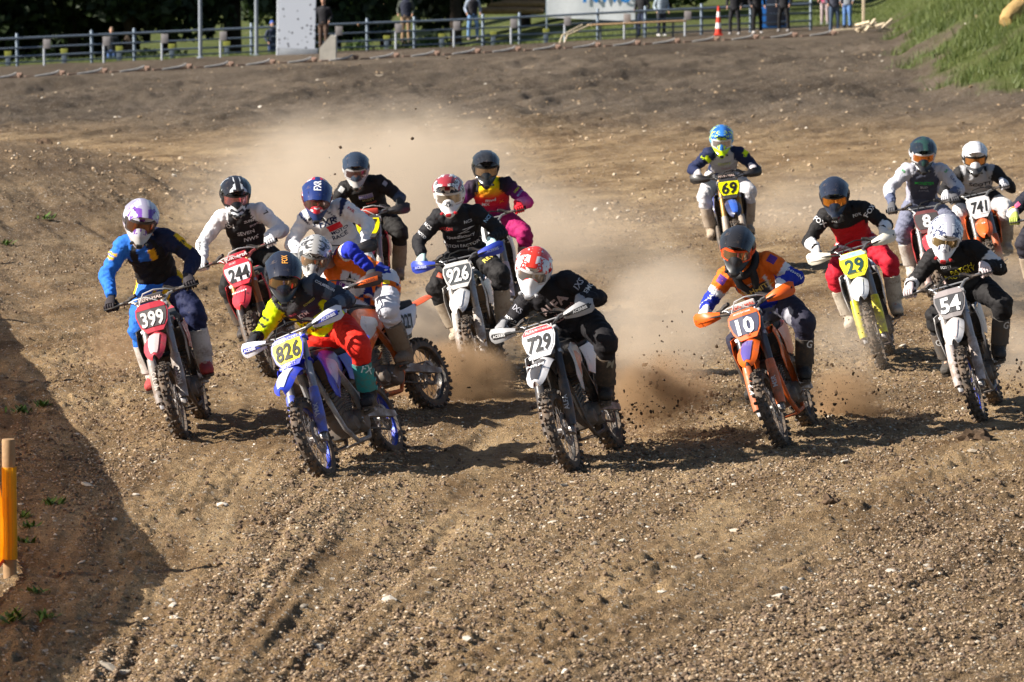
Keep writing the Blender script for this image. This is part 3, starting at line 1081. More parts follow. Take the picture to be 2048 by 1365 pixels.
def build_bike(c):
    M = bike_matrix(c)
    S = steer_matrix(c)
    root = empty('motorcycle')
    root.matrix_world = M
    tag(root, c['bike_label'], 'motorcycle', 'racing motocross bikes')
    def part(name, key, mat, parent=None, steer=False):
        ml = (S if steer and parent is None else None)
        return link(name, BM[key], mat, parent or root, ml)
    dirt = c.get('dirt', .42)
    P = lambda col, r=.36, d=None: paint(col, r, 0, dirt if d is None else d, .15)
    main, acc = c['main'], c['acc']
    # front wheel
    fw = link('front_wheel', BM['hub'], ALU, root, S @ Matrix.Translation(AX))
    link('tyre', BM['ftyre'], RUBBER, fw)
    link('rim', BM['frim'], paint(c.get('rim', (.03, .03, .03)), .35, .5, .35, low=False), fw)
    link('spokes', BM['fspoke'], STEEL, fw)
    link('brake_disc', BM['fdisc'], STEEL, fw)
    rw = link('rear_wheel', BM['hub'], ALU, root, Matrix.Translation(RX))
    link('tyre', BM['rtyre'], RUBBER, rw)
    link('rim', BM['rrim'], paint(c.get('rim', (.03, .03, .03)), .35, .5, .35, low=False), rw)
    link('spokes', BM['rspoke'], STEEL, rw)
    link('brake_disc', BM['rdisc'], STEEL, rw)
    link('sprocket', BM['sprocket'], STEEL, rw)
    for sfx in ('', '_L'):
        fo = part('fork_leg', 'fork_upper' + sfx, paint(c.get('fork', (.25, .25, .26)), .35, .6, dirt), None, True)
        link('fork_slider', BM['fork_lower' + sfx], STEEL, fo)
        gd = part('fork_guard', 'fork_guard' + sfx, P(c['guardc']), None, True)
        if c.get('fork_text'):
            X = 1 if sfx == '' else -1
            mt = basis(FU, V((1, 0, 0)), FN, on_fork(.2, .055, .1 * X))
            flat_text('lettering', c['fork_text'][0], mt, .04, bright(c['fork_text'][1]), gd, bold=.02)
    part('triple_clamp', 'triple_clamp', ALU if not c.get('clamp') else paint(c['clamp'], .35, .5, .3), None, True)
    part('brake_caliper', 'caliper', DARKM, None, True)
    pl = part('number_plate', 'plate', P(c['plate'][0], .4, .15), None, True)
    link('plate_background', BM['plate_bg'], plain(c['plate'][1], .45, 0, .10, 14), pl)
    if c.get('band'):
        link('plate_band', BM['plate_band'], plain(c['band'], .45, 0, .1, 14), pl)
    if c.get('num'):
        h = (.142 if len(c['num']) == 3 else .152) * (.95 if c.get('band') else 1)
        wide = {1: .95, 2: .95, 3: .74}[len(c['num'])]
        mt = basis(V((-1, 0, 0)), FU, FN, on_fork(.736 - (.016 if c.get('band') else 0), .1245, c.get('numoff', 0)))
        me = text_mesh(c['num'], h, bold=.03, wide=wide, sub=.05, space=1.0, shear=c.get('numshear', .12))
        # follow the slight fold of the plate
        for v in me.vertices:
            v.co.z = -abs(v.co.x) * .06 + .0035
        me.transform(mt)
        me.materials.append(bright(c['plate'][2]))
        link('number', me, None, pl)
    for (s, col, y, h, x) in c.get('plate_text', []):
        me = text_mesh(s, h, bold=.01)
        for v in me.vertices:
            v.co.z = -abs(v.co.x + x) * .06 + .006
        me.transform(basis(V((-1, 0, 0)), FU, FN, on_fork(.735 + y, .121, -x)))
        me.materials.append(bright(col))
        link('lettering', me, None, pl)
    fe = part('front_fender', 'ffender', P(c['fender'][0], .33, dirt * .3), None, True)
    link('fender_graphic', BM['fgraphic'], P(c['fender'][1], .33, dirt * .3), fe)
    if c.get('fender_text'):
        s, col, h = c['fender_text']
        d = V((0, .22, -.075)).normalized()
        mt = basis(V((-1, 0, 0)), -d, V((0, .075, .22)).normalized(), V((0, .85, .893)))
        flat_text('lettering', s, mt, h, bright(col), fe, bold=.02)
    ba = part('handlebar', 'bar', paint(c.get('bar', (.20, .20, .21)), .35, .7, .2), None, True)
    for sfx in ('', '_L'):
        link('grip', BM['grip' + sfx], GRIPM, ba)
        link('lever', BM['lever' + sfx], DARKM, ba)
        if c.get('hguard'):
            X = 1 if sfx == '' else -1
            hg = part('handguard', 'guard' + sfx, P(c['hguard'][0], .38, .25), None, True)
            link('handguard_stay', BM['guard_bar' + sfx], BLACKP, hg)
            link('handguard_stripe', BM['guard_stripe' + sfx], P(c['hguard'][1], .4, .2), hg)
            if c.get('hguard_text'):
                s, col = c['hguard_text']
                a = V((X * .26, -.115, .022)).normalized()
                xa = -a if X > 0 else a
                nrm = V((X * .40, .9, .05)).normalized()
                ya = nrm.cross(xa).normalized()
                flat_text('lettering', s, basis(xa, ya, nrm, V((X * .345, .322, 1.190))), .024, bright(col), hg, bold=.02)
    if c.get('pad'):
        pd = part('bar_pad', 'pad', P(c['pad'][0], .6, .15), None, True)
        if c['pad'][1]:
            mt = basis(V((-1, 0, 0)), V((0, -.35, .937)), V((0, .937, .35)), V((0, .3155, 1.197)))
            flat_text('lettering', c['pad'][1], mt, .034, bright(c['pad'][2]), pd, bold=.02)
    part('cable', 'hose', plain(c.get('hose', (.02, .02, .02)), .5), None, True)
    part('frame', 'frame', paint(c.get('frame', (.03, .03, .032)), .4, .2, dirt))
    part('engine', 'engine', CASE)
    part('exhaust_pipe', 'pipe', paint(c.get('pipe', (.12, .11, .10)), .35, .8, .5))
    part('muffler', 'muffler', ALU)
    for sfx in ('', '_L'):
        part('radiator', 'radiator' + sfx, paint(c.get('radc', (.03, .03, .03)), .6, .1, .5))
        sh = part('radiator_shroud', 'shroud' + sfx, P(c['shroud'][0], .36, dirt * .6))
        link('shroud_graphic', BM['shroud_graphic' + sfx], P(c['shroud'][1], .36, dirt * .6), sh)
        sd = part('side_panel', 'side_panel' + sfx, P(c.get('sidec', main), .36, dirt * .5))
        if c.get('sidenum'):
            X = 1 if sfx == '' else -1
            me = text_mesh(c['sidenum'], .13, bold=.03, wide=.8)
            xa = V((0, -X * -1, 0)) if X < 0 else V((0, 1, 0))
            xa = V((0, -1, 0)) if X < 0 else V((0, 1, 0))
            n = V((X, 0, .0))
            mt = basis(xa, n.cross(xa).normalized(), n, V((X * .163, -.46, .80)))
            me.transform(mt)
            for v in me.vertices:
                v.co.x -= X * .06 * max(0, -.42 - v.co.y)
            me.materials.append(bright((.02, .02, .02)))
            link('number', me, None, sd)
        part('footpeg', 'peg' + sfx, STEEL)
    part('fuel_tank', 'tank', P(c.get('tankc', (.03, .03, .03))))
    part('seat', 'seat', plain(c.get('seatc', (.022, .022, .024)), .75))
    part('rear_fender', 'rfender', P(c.get('rfend', main)))
    part('airbox', 'airbox', BLACKP)
    part('swingarm', 'swingarm', paint(c.get('swing', (.35, .35, .36)), .4, .7, .5))
    part('shock_absorber', 'shock', paint((.5, .5, .5), .4, .4, .4))
    part('chain', 'chain', DARKM)
    part('gear_lever', 'shifter', ALU)
    return root, M, S
# ------------------------------------------------------------------ people
TMP = bpy.data.scenes.new('workbench')

def remesh(mb, voxel, smooth_it=6, fac=0.5):
    me = mb.mesh('tmp', 0)
    o = bpy.data.objects.new('tmp', me)
    TMP.collection.objects.link(o)
    m = o.modifiers.new('r', 'REMESH')
    m.mode = 'VOXEL'
    m.voxel_size = voxel
    m.use_smooth_shade = True
    if smooth_it:
        s = o.modifiers.new('s', 'SMOOTH')
        s.iterations = smooth_it
        s.factor = fac
    vl = TMP.view_layers[0]
    vl.update()
    dg = vl.depsgraph
    out = bpy.data.meshes.new_from_object(o.evaluated_get(dg))
    bpy.data.objects.remove(o)
    bpy.data.meshes.remove(me)
    out.shade_smooth()
    return out

class Body(MB):
    """lofted limbs that remember which limb and where on it each vertex is"""
    def __init__(self):
        super().__init__()
        self.info = []

    def limb(self, part, pts, rx, ry, right, n=16, sq=1.0, t0=0.0, t1=1.0):
        pts = [V(p) for p in pts]
        K = 4
        m = len(pts)
        def up4(arr, lerp):
            out = []
            for i in range(m - 1):
                for k in range(K):
                    out.append(lerp(arr[i], arr[i + 1], k / K))
            out.append(arr[-1])
            return out
        num = lambda a, b, k: a + (b - a) * k
        vec = lambda a, b, k: V(a).lerp(V(b), k)
        rx, ry = up4(rx, num), up4(ry, num)
        if isinstance(right, list):
            right = up4(right, vec)
        pts = up4(pts, vec)
        n = n * 2
        L = [0]
        for a, b in zip(pts, pts[1:]):
            L.append(L[-1] + (b - a).length)
        rs = []
        for i, p in enumerate(pts):
            t = (pts[min(i + 3, len(pts) - 1)] - pts[max(i - 3, 0)]).normalized()
            r = V(right[i] if isinstance(right, list) else right)
            r = (r - t * r.dot(t)).normalized()
            f = t.cross(r)          # front
            ring = []
            tt = t0 + (t1 - t0) * L[i] / L[-1]
            for k in range(n):
                a = 2 * math.pi * k / n
                ca, sa = math.cos(a), math.sin(a)
                ca2 = math.copysign(abs(ca) ** sq, ca)
                sa2 = math.copysign(abs(sa) ** sq, sa)
                ring.append(p + r * ca2 * rx[i] + f * sa2 * ry[i])
                self.info.append((part, tt, ca, sa))
            rs.append(ring)
        self.rings(rs)
        return self

    def blob(self, part, c, r, t, M=None):
        n0 = len(self.v)
        self.ball(c, r, 12, 8, M)
        for p in self.v[n0:]:
            self.info.append((part, t, 0, 0))
        return self

def finish_cloth(body, name, voxel, colour, origin, amp=.006, freq=9.0, seed=0, smooth_it=5):
    kd = kdtree.KDTree(len(body.v))
    for i, p in enumerate(body.v):
        kd.insert(p, i)
    kd.balance()
    me = remesh(body, voxel, smooth_it)
    nv = len(me.vertices)
    nor = [v.normal.copy() for v in me.vertices]
    col = np.ones((nv, 4), np.float32)
    so = V((seed * 7.1, seed * 3.3, seed * 1.7))
    for i, v in enumerate(me.vertices):
        _, k, _ = kd.find(v.co)
        part, t, a, f = body.info[k]
        c = colour(part, t, a, f, v.co)
        col[i, :3] = c
        q = v.co * freq + so
        w = noise.noise(q) + .5 * noise.noise(q * 2.3)
        w2 = abs(noise.noise(V((q.x * .55, q.y * .55, q.z * 1.9)) + so))
        cr = 0.0
        if part[:3] in ('arm', 'leg'):
            cr = 1 - abs(math.sin(t * 26 + 2.2 * a + 5 * noise.noise(q * .35))) * 2
        elif part == 'torso':
            cr = (1 - abs(math.sin(t * 17 + 2.6 * a * (1 if f > 0 else -1) + 5 * noise.noise(q * .3))) * 2) * .8
        v.co = v.co + nor[i] * (amp * (w * .6 - w2 * 1.6 + .3 - cr * .65))
    at_ = me.attributes.new('Col', 'FLOAT_COLOR', 'POINT')
    at_.data.foreach_set('color', col.ravel())
    me.transform(Matrix.Translation(-V(origin)))
    me.name = name
    return me

def solid_attr(me, c):
    n = len(me.vertices)
    a = me.attributes.new('Col', 'FLOAT_COLOR', 'POINT')
    a.data.foreach_set('color', np.tile(np.array(list(c) + [1], np.float32), n))
    return me

def ik(a, c, l1, l2, pole):
    a, c, pole = V(a), V(c), V(pole)
    d = (c - a).length
    k = d / (l1 + l2)
    if k > .985:
        l1, l2 = l1 * k / .985, l2 * k / .985
    dr = (c - a).normalized()
    x = (l1 * l1 - l2 * l2 + d * d) / (2 * d)
    h = math.sqrt(max(l1 * l1 - x * x, 1e-6))
    pp = (pole - dr * pole.dot(dr)).normalized()
    return a + dr * x + pp * h, k

# ---- helmet (local: Y forward, Z up)
def helmet_r(d):
    x, y, z = d
    r = 1 / math.sqrt((x / .128) ** 2 + (y / .155) ** 2 + (z / .148) ** 2)
    ang = math.acos(max(-1, min(1, V(d).dot(V((0, .84, -.54)).normalized()))))
    w = math.exp(-(ang / .48) ** 2)
    r += .108 * w
    return r, w

def peak_pt(u, t):
    w = .124 - .006 * t - .014 * t ** 3
    z = .156 + .022 * math.sin(t * math.pi * .8) - .024 * t * t - .075 * abs(u) ** 3.2 * (1 - .2 * t)
    if abs(u) < .42:
        z += .008 * (1 - t * .3)
    return V((u * w, .02 + .285 * t - .055 * u * u * (t + .15), z))

def build_helmet_meshes():
    NU, NV = 56, 36
    vs, fs, dark = [], [], []
    for j in range(NV + 1):
        el = R(-72 + 160 * j / NV)
        for i in range(NU):
            az = 2 * math.pi * i / NU
            d = (math.sin(az) * math.cos(el), math.cos(az) * math.cos(el), math.sin(el))
            r, w = helmet_r(d)
            azd, eld = math.degrees(az if az < math.pi else az - 2 * math.pi), math.degrees(el)
            port = abs(azd) < 58 - max(0, -eld) * .5 and -27 < eld < 17 - abs(azd) * .05
            if port:
                r *= .84
            p = V(d) * r
            p.x *= 1 - .40 * w
            p.z = max(p.z, -.175)
            vs.append(p)
    for j in range(NV):
        for i in range(NU):
            k = (i + 1) % NU
            fs.append((j * NU + i, j * NU + k, (j + 1) * NU + k, (j + 1) * NU + i))
    top = len(vs)
    vs.append(V((0, 0, .148)))
    for i in range(NU):
        fs.append((NV * NU + i, NV * NU + (i + 1) % NU, top))
    m = MB()
    m.add(vs, fs)
    BM['shell'] = m.mesh('helmet', 50)
    # peak
    g = []
    for i in range(9):
        t = i / 8
        row = []
        for u in (-1, -.9, -.75, -.6, -.45, -.4, 0, .4, .45, .6, .75, .9, 1):
            row.append(peak_pt(u, t))
        g.append(row)
    BM['peak'] = MB().sheet(g, .006).mesh('visor_peak', 50)
    BM['peak_vent'] = MB().rbox((0, .19, .163), (.018, .05, .010), .35, Matrix.Rotation(R(-4), 3, 'X')).mesh('peak_vent')
    # chin vent
    m = MB()
    m.rbox((0, .226, -.122), (.045, .03, .028), .35)
    for s in (-1, 1):
        m.rbox((s * .050, .192, -.112), (.022, .05, .018), .35, Matrix.Rotation(s * R(-32), 3, 'Z'))
    BM['chin_vent'] = m.mesh('chin_vent')
    # goggles
    def strip(az0, az1, e0, e1, k, n=15, mrows=5, th=.006, nose=True):
        g = []
        for i in range(n):
            az = R(az0 + (az1 - az0) * i / (n - 1))
            row = []
            for j in range(mrows):
                lo = e0 + (6.0 * math.exp(-(math.degrees(az) / 9) ** 2) if nose else 0)
                el = R(lo + (e1 - lo) * j / (mrows - 1))
                d = (math.sin(az) * math.cos(el), math.cos(az) * math.cos(el), math.sin(el))
                rr = 1 / math.sqrt((d[0] / .122) ** 2 + (d[1] / .150) ** 2 + (d[2] / .30) ** 2)
                row.append(V(d) * rr * k)
            g.append(row)
        return MB().sheet(g, th)
    BM['lens'] = strip(-44, 44, -17, 9, 1.03).mesh('lens', 60)
    BM['gframe'] = strip(-54, 54, -23, 15, .985, th=.018).mesh('goggles', 60)
    BM['nose'] = strip(-17, 17, -29, -15, 1.055, 9, 4, .006, False).mesh('nose_guard', 60)
    m = MB()
    rows = []
    for i in range(25):
        az = R(52 + 256 * i / 24)
        row = []
        for el in (R(-9), R(-2), R(5)):
            d = (math.sin(az) * math.cos(el), math.cos(az) * math.cos(el), math.sin(el))
            row.append(V(d) * helmet_r(d)[0] * 1.012)
        rows.append(row)
    BM['strap'] = MB().sheet(rows, .004).mesh('goggle_strap', 60)

build_helmet_meshes()

def helmet_mat(base, a1, a2, style=0, rough=.22, chin=None):
    m, nt, b = new_mat('helmet_paint')
    tc = N(nt, 'ShaderNodeTexCoord').outputs['Object']
    sp = N(nt, 'ShaderNodeSeparateXYZ', {0: tc})
    ax = N(nt, 'ShaderNodeMath', {0: sp.outputs[0]}, operation='ABSOLUTE').outputs[0]
    vec = N(nt, 'ShaderNodeCombineXYZ', {0: ax, 1: sp.outputs[1], 2: sp.outputs[2]}).outputs[0]
    off = N(nt, 'ShaderNodeVectorMath', {0: vec, 1: (style * 1.3, style * .7, style * .37)}, operation='ADD').outputs[0]
    n1 = N(nt, 'ShaderNodeTexNoise', {'Vector': off, 'Scale': 9.0 + style % 3 * 5, 'Detail': 1.0 + (style % 2) * 4, 'Distortion': 1.5}).outputs['Fac']
    n2 = N(nt, 'ShaderNodeTexVoronoi', {'Vector': off, 'Scale': 11.0})
    c = mix(nt, ramp(nt, n1, [(0.52, 0.0), (0.535, 1.0)]), base, a1)
    k = N(nt, 'ShaderNodeSeparateColor', {0: n2.outputs['Color']}).outputs[0]
    c = mix(nt, ramp(nt, k, [(0.72, 0.0), (0.73, 1.0)], 'CONSTANT'), c, a2)
    # centre stripe over the crown
    st = ramp(nt, ax, [(0.022, 1.0), (0.024, 0.0)])
    z = ramp(nt, sp.outputs[2], [(0.06, 0.0), (0.065, 1.0)])
    c = mix(nt, N(nt, 'ShaderNodeMath', {0: st, 1: z}, operation='MULTIPLY').outputs[0], c, a2)
    if chin:
        zz = N(nt, 'ShaderNodeMapRange', {'Value': sp.outputs[2], 'From Min': -.07, 'From Max': -.06, 'To Min': 1.0, 'To Max': 0.0}).outputs[0]
        c = mix(nt, zz, c, chin)
    d1 = N(nt, 'ShaderNodeTexNoise', {'Vector': tc, 'Scale': 22.0, 'Detail': 6.0, 'Roughness': .75}).outputs['Fac']
    df = ramp(nt, d1, [(0.56, 0.01), (0.82, 0.4)])
    c = mix(nt, df, c, (0.25, 0.18, 0.12))
    nt.links.new(c, b.inputs['Base Color'])
    b.inputs['Specular IOR Level'].default_value = .35
    nt.links.new(N(nt, 'ShaderNodeMapRange', {'Value': df, 'To Min': rough, 'To Max': .8}).outputs[0], b.inputs['Roughness'])
    return m

def lens_mat(c):
    key = ('lens',) + tuple(c)
    if key not in _mc:
        m, nt, b = new_mat('goggle_lens')
        b.inputs['Base Color'].default_value = (*c, 1)
        b.inputs['Roughness'].default_value = .08
        b.inputs['Metallic'].default_value = .65
        _mc[key] = m
    return _mc[key]

VENT = plain((.012, .012, .014), .5, 0, 0)
SKIN = plain((0.48, 0.27, 0.19), .55, 0, .08)

def glove(G, a, back, mat_name):
    """hand closed round a grip: a = outward along the bar, back = towards the rider"""
    b = (back - a * back.dot(a)).normalized()
    c = a.cross(b)
    if c.z < 0:
        c = -c
    m = MB()
    wrist = G + b * .095 + c * .030
    P = [(wrist + b * .02, .032, .026), (wrist, .034, .024), (G + b * .055 + c * .040, .043, .020), (G + b * .02 + c * .044, .046, .018), (G - b * .008 + c * .040, .045, .014)]
    rs = []
    for p, w, h in P:
        t = (V((0, 0, 0)) - b)
        rs.append([p + a * w * math.cos(q) + c * h * math.sin(q) for q in [2 * math.pi * k / 12 for k in range(12)]])
    m.rings(rs)
    for i, (off, ln) in enumerate(((.034, .92), (.012, 1.05), (-.011, 1.0), (-.033, .85))):
        pts = []
        for th, r in ((80, .040), (118, .041), (158, .036), (200, .033), (245, .030), (245 + 40 * ln, .028)):
            th = R(th)
            pts.append(G + a * off + b * math.cos(th) * r + c * math.sin(th) * r)
        m.tube(pts, [.0115, .0115, .0105, .010, .0095, .008], 8)
    m.tube([G + b * .06 + c * .02 - a * .032, G + b * .034 - c * .004 - a * .05, G + b * .004 - c * .028 - a * .048, G - b * .018 - c * .032 - a * .04], [.015, .013, .011, .009], 8)
    return m, wrist

def boot_parts(knee, ankle, toe, out, up):
    """returns boot body, sole, shin plate, buckles"""
    shin = (knee - ankle).normalized()
    f = (toe - shin * toe.dot(shin) * .0).normalized()
    s = shin.cross(f).normalized()
    b = Body()
    top = ankle + shin * .30
    ff = s.cross(shin).normalized() * 1.0
    if ff.dot(f) < 0:
        ff = -ff
    b.limb('shaft', [top, ankle + shin * .2, ankle + shin * .1, ankle + shin * .02, ankle - shin * .04], [.076, .077, .073, .070, .066], [.081, .082, .080, .078, .072], s)
    h = f.cross(s).normalized()
    if h.dot(shin) < 0:
        h = -h
    base = ankle - h * .055
    pts = [base - f * .075, base - f * .05, base + f * .03, base + f * .11, base + f * .17, base + f * .205]
    b.limb('foot', pts, [.040, .052, .058, .058, .052, .032], [.045, .062, .068, .054, .040, .022], s, sq=.75)
    sole = MB()
    rs = []
    for k, (y, w) in enumerate(((-.092, .03), (-.06, .043), (.03, .043), (.11, .052), (.18, .046), (.215, .022))):
        p = base + f * y - h * .052
        rs.append([p + s * w, p - s * w, p - s * w + h * .022, p + s * w + h * .022])
    sole.rings(rs)
    g = []
    for i in range(6):
        t = .05 + .24 * i / 5
        row = []
        for k in range(7):
            an = R(25 + 130 * k / 6)
            row.append(ankle + shin * t + s * math.cos(an) * .083 + ff * math.sin(an) * (.090 - .012 * (1 - i / 5)))
        g.append(row)
    plate = MB().sheet(g, .007)
    bk = []
    o = s if s.dot(out) > 0 else -s
    for t in (.05, .12, .20):
        m = MB()
        m.rbox(ankle + shin * t + o * .075 + ff * .012, (.014, .05, .022), .3, Matrix((o, ff, shin)).transposed())
        bk.append(m)
    return b, sole, plate, bk

def project_text(s, h, bvh, origin, c, xdir, n, parent, mat, bold=.015, shear=0.0, wide=1.0, off=.005, up=None, rot=0.0):
    """lettering printed on a garment: every vertex is dropped onto the cloth"""
    n = V(n).normalized()
    x = V(xdir)
    x = (x - n * x.dot(n)).normalized()
    if rot:
        x = Matrix.Rotation(rot, 3, n) @ x
    y = n.cross(x)
    me = text_mesh(s, h, bold=bold, shear=shear, wide=wide, sub=max(.02, h * .3))
    for v in me.vertices:
        p = c + x * v.co.x + y * v.co.y
        hit, hn, _, _ = bvh.ray_cast(p + n * .35, -n, .7)
        if hit is None:
            hit = p
        v.co = hit + n * off - origin
    me.materials.append(mat)
    return link('lettering', me, None, parent)

def project_patch(w, h, bvh, origin, c, xdir, n, parent, mat, off=.003, name='printed_patch', shape=None):
    n = V(n).normalized()
    x = V(xdir)
    x = (x - n * x.dot(n)).normalized()
    y = n.cross(x)
    me = MB()
    K = 8
    pts = []
    for j in range(K):
        for i in range(K):
            u, v = i / (K - 1) - .5, j / (K - 1) - .5
            uu = u * (shape(v) if shape else 1)
            p = c + x * uu * w + y * v * h
            hit, *_ = bvh.ray_cast(p + n * .35, -n, .7)
            pts.append((hit if hit is not None else p) + n * off - origin)
    fs = [(j * K + i, j * K + i + 1, (j + 1) * K + i + 1, (j + 1) * K + i) for j in range(K - 1) for i in range(K - 1)]
    me.add(pts, fs)
    o = link(name, me.mesh('printed_patch', 60), mat, parent)
    return o

WARN = []
def build_rider(c, M, S):
    rnd = random.Random(c['id'])
    R3 = M.to_3x3()
    MS = M @ S
    wpt = lambda p: M @ V(p)
    spt = lambda p: MS @ V(p)
    fwd = R3 @ V((0, 1, 0))
    fh = V((fwd.x, fwd.y, 0)).normalized()
    zup = V((0, 0, 1))
    rh = fh.cross(zup)
    # helmet from the photograph's direction, distance from the bike
    ref = wpt((0, c.get('hy', .10), 1.55))
    hc = at(c['helm'][0], c['helm'][1], ref.y)
    hp, hyw, hr = R(c.get('hpitch', 24)), R(c.get('hyaw', 0)), R(c.get('hroll', 0))
    hd = V((-math.sin(hyw), -math.cos(hyw), 0))
    hf = hd * math.cos(hp) - zup * math.sin(hp)
    hr_ = hd.cross(zup)
    hu = hr_.cross(hf)
    q = Matrix.Rotation(hr, 3, hf)
    hr_, hu = q @ hr_, q @ hu
    HM = basis(hr_, hf, hu, hc)
    neck = hc - hu * .15 - hf * .09 + V((0, 0, -.04)) + V((c.get('nx', .04), 0, 0))
    P0 = wpt(c.get('pelvis', (0, -.33, 1.10)))
    axis = (neck - P0)
    L = min(max(axis.length, .44), .54)
    pelvis = neck - axis.normalized() * L
    axis = axis.normalized()
    gR, gL = spt(GRIP), spt((-GRIP.x, GRIP.y, GRIP.z))
    bar = (gR - gL).normalized()
    rs_ = (bar * .5 + rh * .8)
    rs_ = (rs_ - axis * rs_.dot(axis)).normalized()
    rp = (R3 @ V((1, 0, 0)))
    rp = (rp - axis * rp.dot(axis)).normalized()
    cf = axis.cross(rs_) * -1
    if cf.dot(fh) < 0:
        cf = -cf
    org = V((pelvis.x, pelvis.y, Hz(pelvis.x, pelvis.y)))
    root = empty('person', org)
    tag(root, c['rider_label'], 'person', 'motocross riders')
    rel = lambda mb: mb
    # spine, slightly rounded back
    sp = [pelvis - axis * .06, pelvis, pelvis + axis * L * .25 - cf * .02, pelvis + axis * L * .5 - cf * .03, pelvis + axis * L * .72 - cf * .022, pelvis + axis * L * .88 - cf * .008, neck, neck + axis * .03 + hu * .03]
    rr = [rp.lerp(rs_, k / 7).normalized() for k in range(8)]
    sw = c.get('bulk', 1.0)
    shR, shL = pelvis + axis * L * .86 + rs_ * .185 * sw, pelvis + axis * L * .86 - rs_ * .185 * sw
    # hands
    aR, aL = (MS.to_3x3() @ GRIP_AX).normalized(), (MS.to_3x3() @ V((-GRIP_AX.x, GRIP_AX.y, GRIP_AX.z))).normalized()
    hands = []
    for G, a, sh, sgn in ((gR, aR, shR, 1), (gL, aL, shL, -1)):
        back = -fh * .8 + zup * .35 + (sh - G).normalized() * .5
        m, wr = glove(G, a, back, '')
        hands.append((m, wr, a, sgn, sh, G))
    arms = []
    for m, wr, a, sgn, sh, G in hands:
        pole = rs_ * sgn * c.get('elbow', (1.0, -.95, .1))[0] + zup * c.get('elbow', (1.0, -.95, .1))[1] - fh * c.get('elbow', (1.0, -.95, .1))[2]
        el, k = ik(sh, wr, .295, .26, pole)
        arms.append((sh, el, wr, sgn))
        if k > 1.02 or k < .5:
            WARN.append('%s arm%+d reach %.2f' % (c['id'], sgn, k))
    # legs
    legs = []
    for sgn in (1, -1):
        hip = pelvis - axis * .02 + rp * sgn * .085
        peg = wpt((PEG.x * sgn, PEG.y, PEG.z))
        ank = peg + (R3 @ V((sgn * .01, -.035, .125)))
        kp = fh * 1.0 + rp * sgn * c.get('knee', (.62, .62))[0 if sgn > 0 else 1] + zup * .2
        kn, k = ik(hip, ank, .43, .42, kp)
        if k > 1.03:
            WARN.append('%s leg%+d reach %.2f' % (c['id'], sgn, k))
        toe = (R3 @ V((sgn * .18, 1, -.08))).normalized()
        legs.append((hip, kn, ank, toe, sgn))
    if c.get('debug'):
        print(c['id'], 'L', round((neck - P0).length, 2))
    if not .42 < (neck - P0).length < .58:
        WARN.append('%s torso %.2f' % (c['id'], (neck - P0).length))
    # ---- jersey
    J = Body()
    tw = [.165, .175, .170, .182, .200, .185, .085, .06]
    td = [.125, .132, .130, .140, .145, .118, .075, .06]
    J.limb('torso', sp, [w * sw for w in tw], [w * sw for w in td], rr, 22, .88)
    for sh, el, wr, sgn in arms:
        p = 'armR' if sgn > 0 else 'armL'
        mid1, mid2 = sh.lerp(el, .5), el.lerp(wr, .45)
        J.limb(p, [sh - rs_ * sgn * .07, sh, sh.lerp(el, .25), mid1, el.lerp(sh, .12), el, el.lerp(wr, .15), mid2, wr.lerp(el, .12), wr], [.077, .082, .076, .067, .062, .060, .060, .055, .044, .038], [.082, .084, .078, .070, .064, .062, .061, .056, .045, .038], fh + zup * .3, 14)
    jme = finish_cloth(J, 'jersey', .0135, c['jersey'], org, .0105, 8.0, rnd.random() * 9)
    jer = link('jersey', jme, CLOTH, root)
    # ---- pants
    T = Body()
    T.limb('hips', [pelvis + axis * .07, pelvis + axis * .02, pelvis - axis * .06, pelvis - axis * .11], [.158, .172, .165, .10], [.120, .135, .135, .09], rp, 20, .9)
    for hip, kn, ank, toe, sgn in legs:
        p = 'legR' if sgn > 0 else 'legL'
        bt = ank.lerp(kn, .52)
        T.limb(p, [hip - (kn - hip).normalized() * .05, hip, hip.lerp(kn, .3), hip.lerp(kn, .65), kn.lerp(hip, .12), kn, kn.lerp(ank, .12), kn.lerp(ank, .3), bt], [.105, .115, .112, .102, .094, .092, .089, .078, .064], [.11, .122, .118, .106, .100, .100, .094, .082, .066], rp, 16)
    tme = finish_cloth(T, 'trousers', .0145, c['pants'], org, .0105, 6.5, rnd.random() * 9 + 3)
    tro = link('trousers', tme, CLOTH, root)
    # ---- body underneath
    B = Body()
    B.limb('torso', sp, [w * .86 for w in tw], [w * .86 for w in td], rr, 16)
    B.limb('neck', [neck - axis * .05, neck + hu * .05, hc], [.06, .058, .06], [.06, .058, .06], rs_, 12)
    B.blob('head', hc + hu * .01, (.075, .095, .105), 0, HM.to_3x3())
    for sh, el, wr, sgn in arms:
        G = [h for h in hands if h[3] == sgn][0][5]
        B.limb('arm', [sh, sh.lerp(el, .5), el, el.lerp(wr, .5), wr, wr.lerp(G, .6)], [.055, .048, .040, .038, .028, .026], [.055, .048, .040, .038, .028, .02], fh, 12)
    for hip, kn, ank, toe, sgn in legs:
        B.limb('leg', [hip, hip.lerp(kn, .5), kn, kn.lerp(ank, .35), ank], [.085, .075, .058, .05, .038], [.085, .075, .058, .052, .04], rp, 12)
        B.limb('foot', [ank, ank + toe * .05, ank + toe * .12 - zup * .04], [.035, .035, .03], [.04, .035, .025], rp, 10)
    bme = remesh(B, .022, 3)
    bme.transform(Matrix.Translation(-org))
    link('body', bme, SKIN, root)
    # ---- gloves
    for m, wr, a, sgn, sh, G in hands:
        o = MB()
        o.v = [tuple(V(p) - org) for p in m.v]
        o.f = m.f
        link('glove', o.mesh('glove', 60), plain(c['glove'], .75, 0, .12), root)
    # ---- boots
    bc, ba = c['boot']
